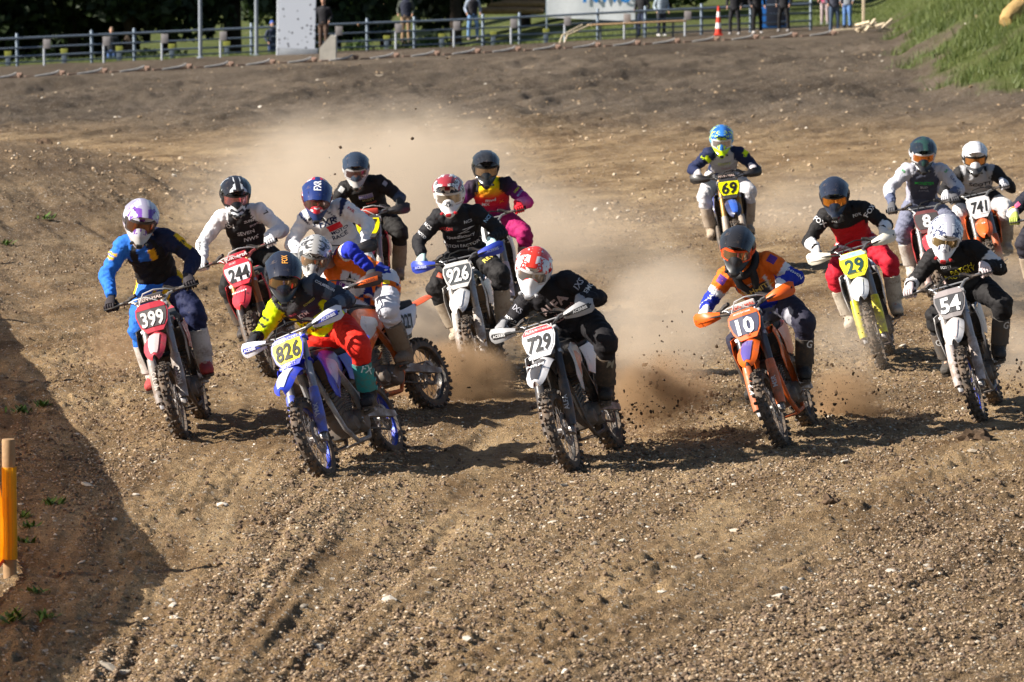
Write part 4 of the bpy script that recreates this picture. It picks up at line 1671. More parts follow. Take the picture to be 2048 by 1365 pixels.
    for hip, kn, ank, toe, sgn in legs:
        b, sole, plate, bk = boot_parts(kn, ank, toe, rp * sgn, zup)
        me = finish_cloth(b, 'boot', .012, lambda p, t, a, f, co: bc if p == 'shaft' else c.get('bootfoot', bc), org, .003, 16, 1, 3)
        bo = link('boot', me, LEATHER, root)
        for nm, mb, cl in [('sole', sole, (.03, .025, .02)), ('shin_plate', plate, ba)] + [('buckle', k, c.get('buckle', ba)) for k in bk]:
            mb.v = [tuple(V(p) - org) for p in mb.v]
            link(nm, mb.mesh(nm, 50), paint(cl, .5, 0, .55, low=False), bo)
        if c.get('boot_text'):
            shin = (kn - ank).normalized()
            n = (V((0, -1, 0)) + rp * sgn * .5)
            bv = BVHTree.FromPolygons([V(p) + org for p in plate.v], plate.f)
            project_text(c['boot_text'][0], .06, bv, org, ank + shin * .2, -rh, n, bo, bright(c['boot_text'][1]))
    # ---- helmet and goggles
    Hl = Matrix.Translation(-org) @ HM @ Matrix.Scale(1.13, 4)
    hk = c['helmet']
    hm = helmet_mat(hk[0], hk[1], hk[2], hk[3], c.get('hrough', .17), hk[4] if len(hk) > 4 else None)
    he = link('helmet', BM['shell'], hm, root, Hl)
    pm = hm
    if c.get('peakpat'):
        pm = helmet_mat(*c['peakpat'])
    elif c.get('peak'):
        pm = paint(c['peak'], .25, 0, .12, .2, False)
    pk = link('visor_peak', BM['peak'], pm, he)
    for x in (-.066, .066):
        link('peak_vent', BM['peak_vent'], VENT, he, Matrix.Translation((x, 0, -.012)))
    link('chin_vent', BM['chin_vent'], plain(c.get('chinv', (.02, .02, .02)), .5), he)
    if c.get('peak_text'):
        s, col, h = c['peak_text'][:3]
        vert = len(c['peak_text']) > 3
        dd = V((0, -1, .05)).normalized()
        me = text_mesh(s, h, bold=.02, sub=.02)
        xd, yd = (V((-1, 0, 0)), dd) if not vert else (dd, V((1, 0, 0)))
        c0 = V((0, .13, 0))
        for v in me.vertices:
            p = c0 + xd * v.co.x + yd * v.co.y
            t = min(max((p.y - .02) / .285, 0), 1)
            u = p.x / (.124 - .006 * t - .014 * t ** 3)
            v.co = V((p.x, p.y, max(peak_pt(u, t).z, peak_pt(0, t).z - .002 * abs(u)) + .006))
        me.materials.append(bright(col))
        link('lettering', me, None, he)
    gg = link('goggles', BM['gframe'], plain(c.get('gframe', (.03, .03, .03)), .45), root, Hl)
    link('lens', BM['lens'], lens_mat(c.get('lens', (.25, .16, .10))), gg)
    link('goggle_strap', BM['strap'], plain(c.get('strap', c.get('gframe', (.03, .03, .03))), .8), gg)
    if c.get('nose'):
        link('nose_guard', BM['nose'], plain(c['nose'], .5), gg)
    # ---- neck brace
    if c.get('brace'):
        m = MB()
        pts = []
        for k in range(21):
            a = 2 * math.pi * k / 20
            pts.append(neck + axis * .015 + rs_ * math.cos(a) * .125 + cf * (math.sin(a) * .12 + .03) - axis * (.05 * max(0, math.sin(a))) - org)
        m.tube(pts, .034, 10, False)
        for sgn in (-1, 1):
            m.tube([neck + rs_ * sgn * .075 + cf * .12 - axis * .02 - org, neck + rs_ * sgn * .07 + cf * .165 - axis * .10 - org, neck + rs_ * sgn * .035 + cf * .165 - axis * .18 - org], [.036, .034, .026], 8)
        br = link('neck_brace', m.mesh('neck_brace', 60), plain((.018, .018, .02), .6), root)
    # ---- lettering on the jersey, trousers
    bv = BVHTree.FromPolygons([v.co + org for v in jme.vertices], [tuple(p.vertices) for p in jme.polygons])
    bt = BVHTree.FromPolygons([v.co + org for v in tme.vertices], [tuple(p.vertices) for p in tme.polygons])
    xd = -rs_            # reading direction as the camera sees it
    for t in c.get('texts', []):
        s, where, u, v, h, col = t[:6]
        kw = t[6] if len(t) > 6 else {}
        mt = bright(col)
        if where == 'chest':
            n = (cf + V((0, -.25, 0))).normalized()
            cpt = pelvis + axis * L * v + xd * u
            if s.startswith('#'):
                project_patch(kw['w'], h, bv, org, cpt, xd, n, jer, mt, kw.get('off', .003))
            else:
                project_text(s, h, bv, org, cpt, xd, n, jer, mt, **kw)
        elif where in ('armR', 'armL'):
            sh, el, wr, sgn = arms[0] if where == 'armR' else arms[1]
            up_ = u < 1
            p, q = (sh, el) if up_ else (el, wr)
            dr = (q - p).normalized()
            cpt = p.lerp(q, u if up_ else u - 1)
            n = V((0, -1, .25)) + rs_ * sgn * kw.pop('side', .35) if isinstance(kw, dict) else V((0, -1, 0))
            n = (n - dr * n.dot(dr)).normalized()
            x = dr if dr.x > 0 else -dr
            if kw.pop('across', False):
                x = n.cross(dr)
                if x.x < 0:
                    x = -x
            if s.startswith('#'):
                project_patch(kw['w'], h, bv, org, cpt, x, n, jer, mt, .003)
            else:
                project_text(s, h, bv, org, cpt, x, n, jer, mt, **kw)
        elif where in ('legR', 'legL'):
            hip, kn, ank, toe, sgn = legs[0] if where == 'legR' else legs[1]
            dr = (kn - hip).normalized()
            cpt = hip.lerp(kn, u)
            n = (V((0, -1, .3)) + rp * sgn * .2)
            n = (n - dr * n.dot(dr)).normalized()
            x = n.cross(dr)
            if x.x < 0:
                x = -x
            if s.startswith('#'):
                project_patch(kw['w'], h, bt, org, cpt, x, n, tro, mt, .003)
            else:
                project_text(s, h, bt, org, cpt, x, n, tro, mt, **kw)
    return root
# ------------------------------------------------------------------ the field of riders
BLK, NAVY, WHT, GRY = (.014, .014, .017), (.012, .022, .075), (.74, .74, .76), (.30, .30, .33)
RED, ORG, YEL, LIME = (.55, .02, .02), (.75, .12, .01), (.85, .62, .0), (.62, .80, .01)
BLUE, DBLUE, KBLUE = (.02, .15, .62), (.015, .05, .22), (.02, .035, .50)
TAN, MAG, PUR = (.36, .28, .20), (.45, .01, .16), (.13, .03, .30)
DGR, SIL = (.045, .045, .05), (.45, .45, .47)

def two(torso, arm_r, arm_l):
    return lambda p, t, a, f, co: torso if p == 'torso' else (arm_r if p == 'armR' else arm_l)

def j399(p, t, a, f, co):
    if p == 'torso':
        if .14 < t < .60 and f > -.5:
            return (.010, .010, .012)
        if t >= .60 and .40 < abs(a) < .70 and f > -.2:
            return (.010, .010, .012)
        if -.42 < a < -.12 and .60 < t < .8 and f > 0:
            return (.62, .30, .01)
        return (.02, .12, .50) if a > -.12 else (.010, .016, .05)
    if p == 'armR':
        return (.80, .46, .01) if (.26 < t < .295 or .32 < t < .365) and f > -.2 else (.022, .16, .62)
    return (.80, .46, .01) if .20 < t < .48 and f < -.55 else (.010, .016, .05)
def p399(p, t, a, f, co):
    if p == 'hips':
        return (.02, .14, .58) if a > -.3 else NAVY
    if t < .32 and abs(a) > .65:
        return (.80, .46, .01)
    return (.02, .14, .58) if p == 'legR' else (.012, .018, .06)
def j244(p, t, a, f, co):
    return BLK if p == 'torso' and (abs(a) < .93 or t < .7) else WHT
def j826(p, t, a, f, co):
    Y = (.66, .82, .0)
    if p == 'torso':
        if t < .50:
            return BLK if (int(t * 40) % 5 == 0 and abs(a) < .8) else Y
        if t < .60 and abs(a) > .6:
            return Y
        if t < .70:
            return (.045, .035, .06)
        return (.028, .028, .034)
    if p == 'armR':
        if t < .14:
            return (.028, .028, .034)
        if t > .86:
            return BLK
        return BLK if (t > .3 and math.sin(t * 60) > .55 and f > -.4) or (t < .4 and abs(a) < .18) else Y
    return (.09, .12, .17) if (math.sin(t * 25) > .3 and a > .2) else (.022, .03, .05)
def j227(p, t, a, f, co):
    O = (.78, .15, .01)
    if p == 'torso':
        if t > .78:
            return O
        if t < .28:
            return (.012, .03, .25)
        if abs(a) > .72:
            return O
        return (.62, .62, .66) if abs(a) < .55 + .2 * (t - .5) else O
    return O if t < .34 else ((.72, .72, .75) if t < .40 else (.015, .03, .42))
def p227(p, t, a, f, co):
    if p == 'hips':
        return (.75, .13, .01)
    if t < .30:
        return (.75, .13, .01) if a > -.4 else (.66, .66, .70)
    if t < .42:
        k = int(co.x * 18) + int(co.z * 18)
        return NAVY if k % 2 else (.75, .14, .01)
    return (.60, .60, .66)
def jfxr(p, t, a, f, co):
    if p == 'torso':
        return NAVY if t > .72 and .42 < abs(a) < .62 else WHT
    if .44 < t < .60 and a < .4:
        return (.70, .01, .02)
    return NAVY if .10 < t < .15 else WHT
def j97(p, t, a, f, co):
    if p == 'armL' and t > .45:
        return (.05, .065, .10)
    return (.011, .011, .013)
def jmvd(p, t, a, f, co):
    def g(t, stops):
        for (t0, c0), (t1, c1) in zip(stops, stops[1:]):
            if t <= t1:
                k = max(0, (t - t0) / (t1 - t0))
                return tuple(x + (y - x) * k for x, y in zip(c0, c1))
        return stops[-1][1]
    if p == 'torso':
        return g(t, [(0, (.05, .008, .09)), (.30, (.14, .01, .10)), (.50, (.50, .012, .05)), (.72, (.70, .03, .02)), (.84, (.80, .40, .01)), (.90, (.80, .72, .0)), (1, (.80, .75, 0))])
    return g(t, [(0, BLK), (.18, (.03, .012, .04)), (.35, (.16, .01, .15)), (.62, (.60, .02, .22)), (1, (.80, .25, .45))])
def j69(p, t, a, f, co):
    if p == 'torso':
        if t < .34:
            return (.018, .028, .085)
        return (.42, .42, .46) if abs(a) < .90 else (.012, .022, .075)
    if .16 < t < .23 and f < .0 and a > -.2:
        return LIME
    return (.010, .018, .062)
def p69(p, t, a, f, co):
    if p == 'hips':
        return (.016, .026, .09) if abs(a) < .88 else LIME
    return (.016, .026, .09) if t < .16 else (.60, .59, .62)
def j10(p, t, a, f, co):
    O, B = (.80, .15, .015), (.012, .03, .34)
    if p == 'torso':
        if t > .80:
            return O
        if t < .34:
            return B
        if abs(a) < .42 and t < .78:
            return (.05, .05, .06) if t < .62 else O
        if .42 <= abs(a) < .56 and t < .7:
            return (.70, .70, .74)
        return O if abs(a) < .85 else B
    if t < .34:
        return O
    return (.70, .70, .74) if t < .40 else B
def p10(p, t, a, f, co):
    if p == 'hips':
        return (.10, .10, .125)
    return (.17, .17, .21) if t < .42 and f > -.2 else ((.30, .30, .34) if .48 < t < .62 and a > 0 else (.025, .025, .045))
def j29(p, t, a, f, co):
    if p == 'torso':
        return (.013, .013, .015) if t > .66 or (t > .5 and abs(a) > .85) else (.50, .012, .022)
    return WHT if .70 < t < .97 else (.013, .013, .015)
def p29(p, t, a, f, co):
    if p != 'hips' and (.10 < t < .14 or .24 < t < .28 or (.10 < t < .28 and abs(a - .5) < .12)):
        return (.70, .66, .66)
    return (.48, .012, .03)
def j8(p, t, a, f, co):
    if p == 'torso':
        return (.055, .06, .09) if abs(a) < .78 and .18 < t < .92 else (.34, .35, .44)
    return (.10, .12, .20) if t > .80 else (.50, .51, .58)
def j741(p, t, a, f, co):
    if p == 'torso':
        return (.40, .40, .42) if abs(a) < .85 and t > .33 else (.02, .02, .022)
    return (.40, .40, .42) if t < .1 else (.018, .018, .02)
def p741(p, t, a, f, co):
    return (.62, .60, .60) if p != 'hips' and t > .48 else (.02, .02, .023)
def j54(p, t, a, f, co):
    if p == 'torso':
        return (.014, .014, .016) if t > .5 or t < .22 or abs(a) > .7 else (.03, .03, .032)
    if p == 'armR':
        return (.66, .64, .64) if .55 < t < .92 else (.014, .014, .016)
    return (.66, .64, .64) if .30 < t < .52 else (.014, .014, .016)
def jedge(p, t, a, f, co):
    if p == 'torso':
        return (.014, .016, .028)
    if p == 'armR':
        if t > .68:
            return (.66, .62, .64)
    return (.012, .015, .028)
def solid(c):
    return lambda p, t, a, f, co: c
def kneepatch(c, k):
    return lambda p, t, a, f, co: k if p != 'hips' and .54 < t < .72 and a * 0 + f > .1 else c

DIRTY = (.40, .33, .25)
SIT, STAND = (0, -.30, 1.09), (0, -.36, 1.20)
RID = []
def rider(**k):
    RID.append(k)

rider(id='826', nx=0.07, num='826', contact=(662, 957), psi=18, lean=25, steer=-4, helm=(566, 545), hpitch=26, hyaw=-6, pelvis=(-.10, -.32, 1.10),
      main=KBLUE, acc=WHT, plate=(KBLUE, (.86, .72, .0), (.01, .01, .01)), fender=((.03, .06, .55), (.55, .58, .72)), guardc=(.10, .14, .55), shroud=(KBLUE, (.30, .36, .70)),
      rim=(.01, .035, .30), frame=(.35, .35, .36), fork=(.33, .33, .35), hguard=((.62, .62, .68), (.03, .05, .36)), hguard_text=('ACERBIS', (.75, .75, .8)), radc=(.10, .07, .045),
      plate_text=[('PATCH FACTORY', WHT, .104, .020, 0), ('PLATT', WHT, -.108, .024, 0)], fork_text=('YMX', (.5, .5, .55)), clamp=KBLUE,
      jersey=j826, pants=solid((.66, .022, .012)), glove=(.02, .02, .025), boot=((.02, .02, .025), (.015, .30, .30)), boot_text=('FX', (.55, .7, .7)),
      helmet=((.010, .014, .028), (.014, .02, .04), (.02, .02, .03), 1, (.014, .016, .022)), nose=(.60, .27, .04), peak=(.010, .014, .028), peak_text=('FOX', (.75, .33, .06), .042, 1), gframe=(.015, .015, .018), lens=(.30, .20, .10),
      texts=[('KTM', 'chest', -.02, .60, .036, (.75, .75, .8)), ('CROSS', 'chest', -.10, .68, .018, (.65, .12, .2)), ('SCHMIED', 'chest', .09, .72, .018, (.5, .5, .1)), ('FACTORY', 'chest', 0, .40, .042, BLK), ('RACING', 'chest', .02, .28, .035, BLK),
             ('COLMAR', 'armL', .22, 0, .022, (.6, .65, .75)), ('DESIGN', 'armL', .42, 0, .02, (.6, .65, .75))],
      bike_label='blue motocross bike with yellow number plate 826, nearest the camera on the left', rider_label='rider in red trousers and black and fluorescent yellow jersey on bike 826')
rider(id='729', nx=0.08, num='729', contact=(1150, 942), psi=14, lean=19, steer=0, helm=(1068, 535), hpitch=22, hyaw=8, hroll=-10, pelvis=(-.13, -.34, 1.08),
      main=WHT, acc=RED, plate=((.62, .62, .64), (.72, .72, .74), (.02, .02, .022)), fender=((.68, .66, .67), (.05, .05, .055)), guardc=(.05, .05, .055), shroud=((.55, .54, .55), (.45, .01, .02)), numshear=.15, band=(.50, .02, .03),
      rim=(.06, .06, .06), fork=(.05, .05, .055), hguard=((.33, .33, .34), (.02, .02, .02)), hguard_text=('ACERBIS', (.6, .6, .6)), pipe=(.15, .12, .10), hose=(.015, .015, .015),
      plate_text=[('ALFA', (.75, .72, .72), .098, .024, -.06), ('MEXTARKEN', (.75, .7, .7), .098, .016, .05)], fork_text=('ALFA', (.6, .6, .6)), fender_text=('MRM', (.8, .8, .8), .05),
      jersey=solid((.012, .012, .016)), pants=kneepatch((.012, .012, .015), (.10, .09, .08)), glove=(.25, .25, .26), boot=((.03, .026, .022), (.05, .042, .035)), boot_text=('M', (.3, .28, .22)), bulk=1.05,
      helmet=((.72, .72, .74), (.70, .70, .72), (.62, .02, .02), 4, (.74, .74, .76)), peakpat=((.66, .66, .68), (.60, .03, .02), (.62, .04, .025), 4), gframe=(.55, .55, .57), lens=(.30, .27, .25), nose=(.55, .80, .0), chinv=(.4, .4, .42),
      texts=[('ALFA', 'chest', .0, .68, .085, (.40, .30, .29), dict(bold=.03, rot=.22)), ('Motorrad', 'chest', .04, .50, .036, (.45, .26, .26), dict(rot=.22)), ('WALDMANN', 'chest', .0, .39, .045, (.42, .26, .26), dict(rot=.22)),
             ('IXS', 'armL', .30, 0, .05, (.35, .35, .4), dict(across=True)), ('ZEMO', 'armL', .58, 0, .04, (.5, .5, .5), dict(across=True)), ('IXS', 'armR', .38, 0, .045, (.35, .35, .4), dict(across=True)), ('MOTUL', 'armR', .72, 0, .026, (.6, .6, .6), dict(across=True)), ('POLO', 'armR', 1.1, 0, .026, (.5, .5, .5), dict(across=True)), ('SHOEI', 'armR', 1.4, 0, .024, (.5, .5, .5), dict(across=True))],
      bike_label='black, white and red motocross bike with white plate 729, front and centre', rider_label='rider all in black with white and red helmet on bike 729')
rider(id='10', nx=0.04, band=(.72, .12, .02), num='10', contact=(1570, 893), psi=12, lean=20.5, steer=0, helm=(1476, 492), hpitch=24, hyaw=10, hroll=-6, pelvis=(-.12, -.34, 1.10),
      main=ORG, acc=BLK, plate=(ORG, (.05, .055, .10), (.78, .78, .80)), fender=((.75, .12, .01), (.10, .08, .30)), guardc=(.62, .16, .06), shroud=(ORG, (.03, .03, .05)), numshear=0.0,
      rim=(.04, .04, .045), frame=(.62, .10, .01), fork=(.10, .10, .11), hguard=(ORG, (.72, .11, .01)), pad=((.55, .50, .48), 'RENTHAL', (.45, .05, .02)), hose=(.55, .55, .55),
      plate_text=[('MOTO EXTREME', WHT, .105, .014, 0), ('TM', (.1, .1, .1), -.10, .018, 0)], fork_text=('MSR', (.6, .6, .6)),
      jersey=j10, pants=p10, glove=(.62, .62, .66), boot=((.035, .033, .032), (.05, .047, .045)), boot_text=('G', (.7, .7, .7)), brace=True,
      helmet=((.014, .015, .018), (.016, .017, .02), (.02, .021, .026), 0), hrough=.38, peak=(.014, .015, .018), gframe=(.65, .08, .02), lens=(.32, .20, .11),
      texts=[('SCHMITZ', 'chest', .0, .52, .05, (.75, .55, .15)), ('ORTEMA', 'chest', 0, .66, .024, (.6, .6, .6)), ('#', 'armR', .18, 0, .075, (.10, .03, .22), dict(w=.07)), ('#', 'armL', .12, 0, .075, (.10, .03, .22), dict(w=.07)),
             ('NEUHAUS', 'armR', .85, 0, .034, WHT), ('JANSSEN', 'armL', .80, 0, .034, WHT)],
      bike_label='orange motocross bike with dark plate and white number 10', rider_label='rider in orange and blue jersey with black helmet and neck brace on bike 10')
rider(id='54', nx=0.08, band=(.30, .26, .26), num='54', contact=(1965, 843), psi=11, lean=17, steer=0, helm=(1890, 467), hpitch=26, hyaw=4, hroll=-8, pelvis=(-.10, -.34, 1.09),
      main=WHT, acc=BLK, plate=((.22, .20, .20), (.06, .06, .065), (.74, .74, .75)), fender=((.66, .63, .62), (.60, .50, .50)), guardc=(.55, .48, .46), shroud=((.60, .58, .57), (.10, .08, .08)), numshear=.05,
      rim=(.015, .06, .50), fork=(.50, .46, .44), frame=(.30, .30, .31), dirt=.5, bar=(.30, .30, .31),
      jersey=j54, pants=solid((.014, .014, .016)), glove=(.60, .50, .50), boot=((.06, .055, .05), (.10, .095, .09)), boot_text=('G', (.6, .6, .6)),
      helmet=((.70, .70, .73), (.05, .06, .12), (.36, .36, .42), 2, (.66, .66, .68)), gframe=(.60, .60, .62), lens=(.34, .25, .12), chinv=(.35, .02, .02),
      texts=[('SCOTT', 'chest', -.09, .74, .022, (.7, .7, .7)), ('PATCH', 'chest', .03, .62, .046, (.70, .62, .05), dict(bold=.01, shear=.2, rot=.12)), ('FACTORY', 'chest', .0, .50, .046, (.70, .62, .05), dict(bold=.01, shear=.2, rot=.12)), ('S', 'armL', 1.35, 0, .03, WHT), ('S', 'armR', 1.6, 0, .03, BLK)],
      bike_label='muddy white motocross bike with dark plate 54, front right', rider_label='rider in black jersey with white sleeve bands and yellow lettering on bike 54')
rider(id='399', nx=0.05, band=(.42, .03, .05), num='399', contact=(370, 880), psi=2, lean=16, steer=0, helm=(280, 437), hpitch=22, hyaw=-8, hroll=-8, pelvis=(-.02, -.33, 1.28),
      main=(.48, .03, .045), acc=WHT, plate=((.42, .03, .05), (.085, .075, .075), (.60, .58, .56)), fender=((.52, .05, .07), (.58, .42, .42)), guardc=(.30, .28, .27), shroud=((.10, .10, .105), (.06, .06, .065)), numshear=0,
      rim=(.05, .05, .05), fork=(.33, .32, .31), dirt=.5, pad=((.08, .07, .07), 'RENTHAL', (.62, .5, .45)), hose=(.62, .62, .60), bar=(.36, .35, .34), fork_text=('MOTO', (.6, .55, .5)),
      jersey=j399, pants=p399, glove=(.03, .025, .03), boot=((.52, .48, .45), (.58, .55, .52)), bootfoot=(.42, .06, .06),
      helmet=((.46, .46, .52), (.14, .05, .30), (.30, .28, .38), 3, (.40, .38, .37)), gframe=(.06, .05, .05), lens=(.16, .08, .05),
      texts=[('ALTA', 'armL', .45, 0, .04, BLK, dict(across=True))],
      bike_label='muddy red motocross bike with dark plate 399, leftmost in the photo', rider_label='rider in blue kit with black chest vest and purple helmet on bike 399')
rider(id='29', nx=0.06, band=(.35, .55, .62), num='29', contact=(1770, 740), psi=7, lean=17, steer=0, helm=(1669, 388), hpitch=24, hyaw=4, hroll=4, pelvis=(-.02, -.36, 1.20),
      main=WHT, acc=YEL, plate=((.80, .72, .02), (.80, .72, .02), (.012, .05, .05)), fender=((.70, .70, .70), (.72, .72, .72)), guardc=(.72, .66, .01), shroud=((.64, .64, .65), (.04, .05, .08)), numshear=0,
      rim=(.04, .04, .04), fork=(.26, .26, .27), frame=(.05, .07, .12), hguard=((.70, .66, .56), (.72, .68, .60)), plate_text=[('HUSQVARNA', (.02, .06, .10), -.100, .014, 0), ('PROX', (.3, .5, .7), .104, .018, 0)],
      jersey=j29, pants=p29, glove=(.60, .58, .56), boot=((.52, .45, .36), (.55, .49, .40)),
      helmet=((.012, .018, .035), (.014, .02, .04), (.015, .022, .04), 0), peak=(.012, .018, .035), gframe=(.02, .02, .022), lens=(.62, .22, .03),
      texts=[('FOX', 'armL', .22, 0, .05, WHT, dict(across=True)), ('FOX', 'armR', .22, 0, .05, WHT, dict(across=True)), ('FOX', 'chest', .13, .85, .03, WHT), ('BELL', 'chest', -.10, .84, .02, (.5, .5, .5))],
      bike_label='white and yellow motocross bike with yellow plate 29', rider_label='rider in red trousers and black sleeves with orange goggles on bike 29')
rider(id='926', num='926', contact=(965, 772), psi=6, lean=14, steer=0, helm=(899, 386), hpitch=14, hyaw=4, hroll=4, pelvis=(-.02, -.32, 1.20), knee=(1.1, .7),
      main=WHT, acc=BLK, plate=((.56, .54, .52), (.07, .075, .08), (.74, .73, .72)), fender=((.66, .64, .63), (.68, .66, .66)), guardc=(.50, .48, .46), shroud=((.58, .56, .53), (.30, .24, .17)), numshear=.1,
      rim=(.04, .04, .04), fork=(.40, .38, .36), dirt=.5, hguard=((.03, .06, .42), (.03, .05, .36)), hguard_text=('ACERBIS', (.45, .5, .7)), radc=(.26, .19, .12),
      jersey=solid((.012, .013, .017)), pants=kneepatch((.016, .016, .018), (.05, .045, .045)), glove=(.45, .62, .60), boot=(DIRTY, DIRTY),
      helmet=((.68, .67, .67), (.04, .04, .045), (.30, .03, .04), 5, (.68, .67, .67)), gframe=(.62, .60, .58), lens=(.35, .30, .24), chinv=(.45, .02, .03),
      texts=[('speedfactory', 'chest', 0, .52, .036, (.72, .72, .74), dict(bold=.005)), ('PATCH FACTORY', 'chest', .0, .30, .034, (.66, .66, .68)), ('NCS', 'chest', .10, .82, .028, (.6, .6, .65)), ('JASON', 'chest', -.12, .72, .03, (.5, .05, .05)), ('Z', 'chest', .06, .64, .05, (.6, .6, .62), dict(wide=2.6, bold=0, shear=.5)), ('RACING TEAM', 'chest', .02, .42, .014, (.5, .5, .52)),
             ('NCS', 'armR', .38, 0, .034, WHT, dict(across=True)), ('MOTO', 'armR', .72, 0, .026, WHT, dict(across=True)), ('NCS', 'armL', .35, 0, .034, (.3, .5, .7), dict(across=True)),
             ('#', 'legR', .78, 0, .05, (.45, .08, .04), dict(w=.07)), ('#', 'legL', .42, 0, .07, (.50, .05, .04), dict(w=.06)), ('REV', 'legL', .60, 0, .05, (.7, .55, .1))],
      bike_label='white motocross bike with blue handguards and dark plate 926', rider_label='rider in black jersey with small white lettering and white helmet on bike 926')
rider(id='244', band=(.55, .02, .04), num='244', contact=(548, 757), psi=4, lean=20, steer=0, helm=(470, 387), hpitch=20, hyaw=-10, hroll=2, pelvis=(-.06, -.36, 1.14),
      main=(.52, .02, .03), acc=WHT, plate=((.55, .02, .04), (.72, .70, .71), (.015, .015, .016)), fender=((.52, .03, .045), (.55, .04, .06)), guardc=(.04, .04, .045), shroud=((.40, .02, .03), (.05, .05, .05)), numshear=.1,
      rim=(.05, .05, .05), fork=(.35, .14, .05), bar=(.40, .10, .10), hose=(.55, .55, .55), pad=((.50, .03, .05), 'PORTAPER', (.7, .65, .65)), plate_text=[('SPORT', (.7, .65, .65), .104, .016, -.03)], fender_text=('MOSH', (.75, .7, .7), .038),
      jersey=j244, pants=solid((.014, .014, .016)), glove=(.66, .66, .68), boot=((.05, .045, .045), (.08, .075, .07)),
      helmet=((.018, .018, .022), (.50, .52, .55), (.012, .012, .015), 6), gframe=(.02, .02, .022), lens=(.42, .20, .22),
      texts=[('ZUPIN', 'chest', .08, .80, .024, WHT), ('SEVEN', 'chest', .02, .58, .044, (.66, .66, .68), dict(bold=.02)), ('NWS', 'chest', .05, .42, .046, WHT, dict(bold=.02, shear=.2)), ('Od', 'chest', -.11, .76, .044, (.6, .6, .6)), ('IPONE', 'chest', .12, .70, .022, (.6, .5, .55)), ('7', 'armL', .22, 0, .05, BLK), ('SEVEN', 'armR', 1.45, 0, .03, BLK)],
      bike_label='red motocross bike with white plate 244', rider_label='rider in black vest with white sleeves on bike 244')
rider(id='227', num='227', contact=(692, 852), psi=30, lean=20, steer=-10, helm=(630, 508), hy=-.02, bulk=1.12, nx=.16, elbow=(1.4, -.8, .1), hpitch=22, hyaw=2, hroll=-8, pelvis=(-.12, -.28, 1.14),
      main=ORG, acc=WHT, plate=(ORG, (.70, .70, .72), (.02, .02, .02)), fender=(ORG, (.70, .20, .05)), guardc=(.62, .60, .60), shroud=(ORG, (.60, .60, .64)), sidec=(.66, .66, .70), sidenum='227',
      rim=(.03, .03, .03), frame=(.65, .12, .01), fork=(.36, .36, .38), hguard=((.05, .03, .03), ORG), hguard_text=('ACERBIS', (.1, .03, .02)), rfend=(.72, .10, .02), swing=(.25, .25, .26),
      jersey=j227, pants=p227, glove=(.03, .03, .035), boot=((.16, .12, .085), (.20, .155, .11)),
      helmet=((.42, .42, .42), (.05, .05, .05), (.32, .31, .30), 7), gframe=(.20, .20, .20), lens=(.40, .30, .20),
      texts=[('#', 'armL', .12, 0, .08, (.14, .03, .22), dict(w=.07)), ('#', 'chest', -.02, .74, .08, (.14, .03, .22), dict(w=.065)), ('NCS', 'chest', -.02, .74, .024, (.7, .7, .8), dict(off=.008)), ('KL MOTO', 'armL', .38, 0, .022, (.1, .1, .1), dict(across=True)), ('Z', 'chest', .06, .56, .06, BLK, dict(wide=2.0, shear=.4)), ('#', 'legL', .40, 0, .05, (.8, .55, .02), dict(w=.06))],
      bike_label='orange motocross bike sliding sideways with 227 on its white side panel', rider_label='rider in orange, white and blue jersey just behind rider 826')
rider(id='fxr', num='', contact=(688, 762), psi=8, lean=10, steer=0, helm=(634, 390), hpitch=30, hyaw=-2, hroll=-2, pelvis=(-.02, -.32, 1.21),
      main=RED, acc=WHT, plate=(RED, WHT, BLK), fender=(RED, WHT), guardc=(.5, .5, .5), shroud=(RED, WHT), hguard=((.02, .02, .022), (.03, .03, .032)),
      jersey=jfxr, pants=solid((.62, .62, .66)), glove=(.55, .55, .6), boot=((.4, .36, .32), (.5, .46, .42)),
      helmet=((.55, .03, .05), (.60, .60, .64), (.012, .03, .13), 8, (.012, .025, .10)), peak=(.012, .03, .14), peak_text=('FXR', (.75, .75, .78), .062, 1), gframe=(.10, .03, .03), lens=(.20, .13, .11),
      texts=[('FXR', 'chest', .02, .76, .075, NAVY, dict(bold=.03, shear=.15)), ('#', 'chest', .06, .60, .075, (.66, .02, .03), dict(w=.14)), ('MOTO', 'chest', .08, .48, .04, NAVY), ('RACE', 'chest', .06, .37, .045, NAVY), ('FXR', 'armL', .3, 0, .03, RED)],
      bike_label='red motocross bike with black handguards, mostly hidden behind orange bike 227', rider_label='rider in white jersey with navy lettering and red and blue helmet')
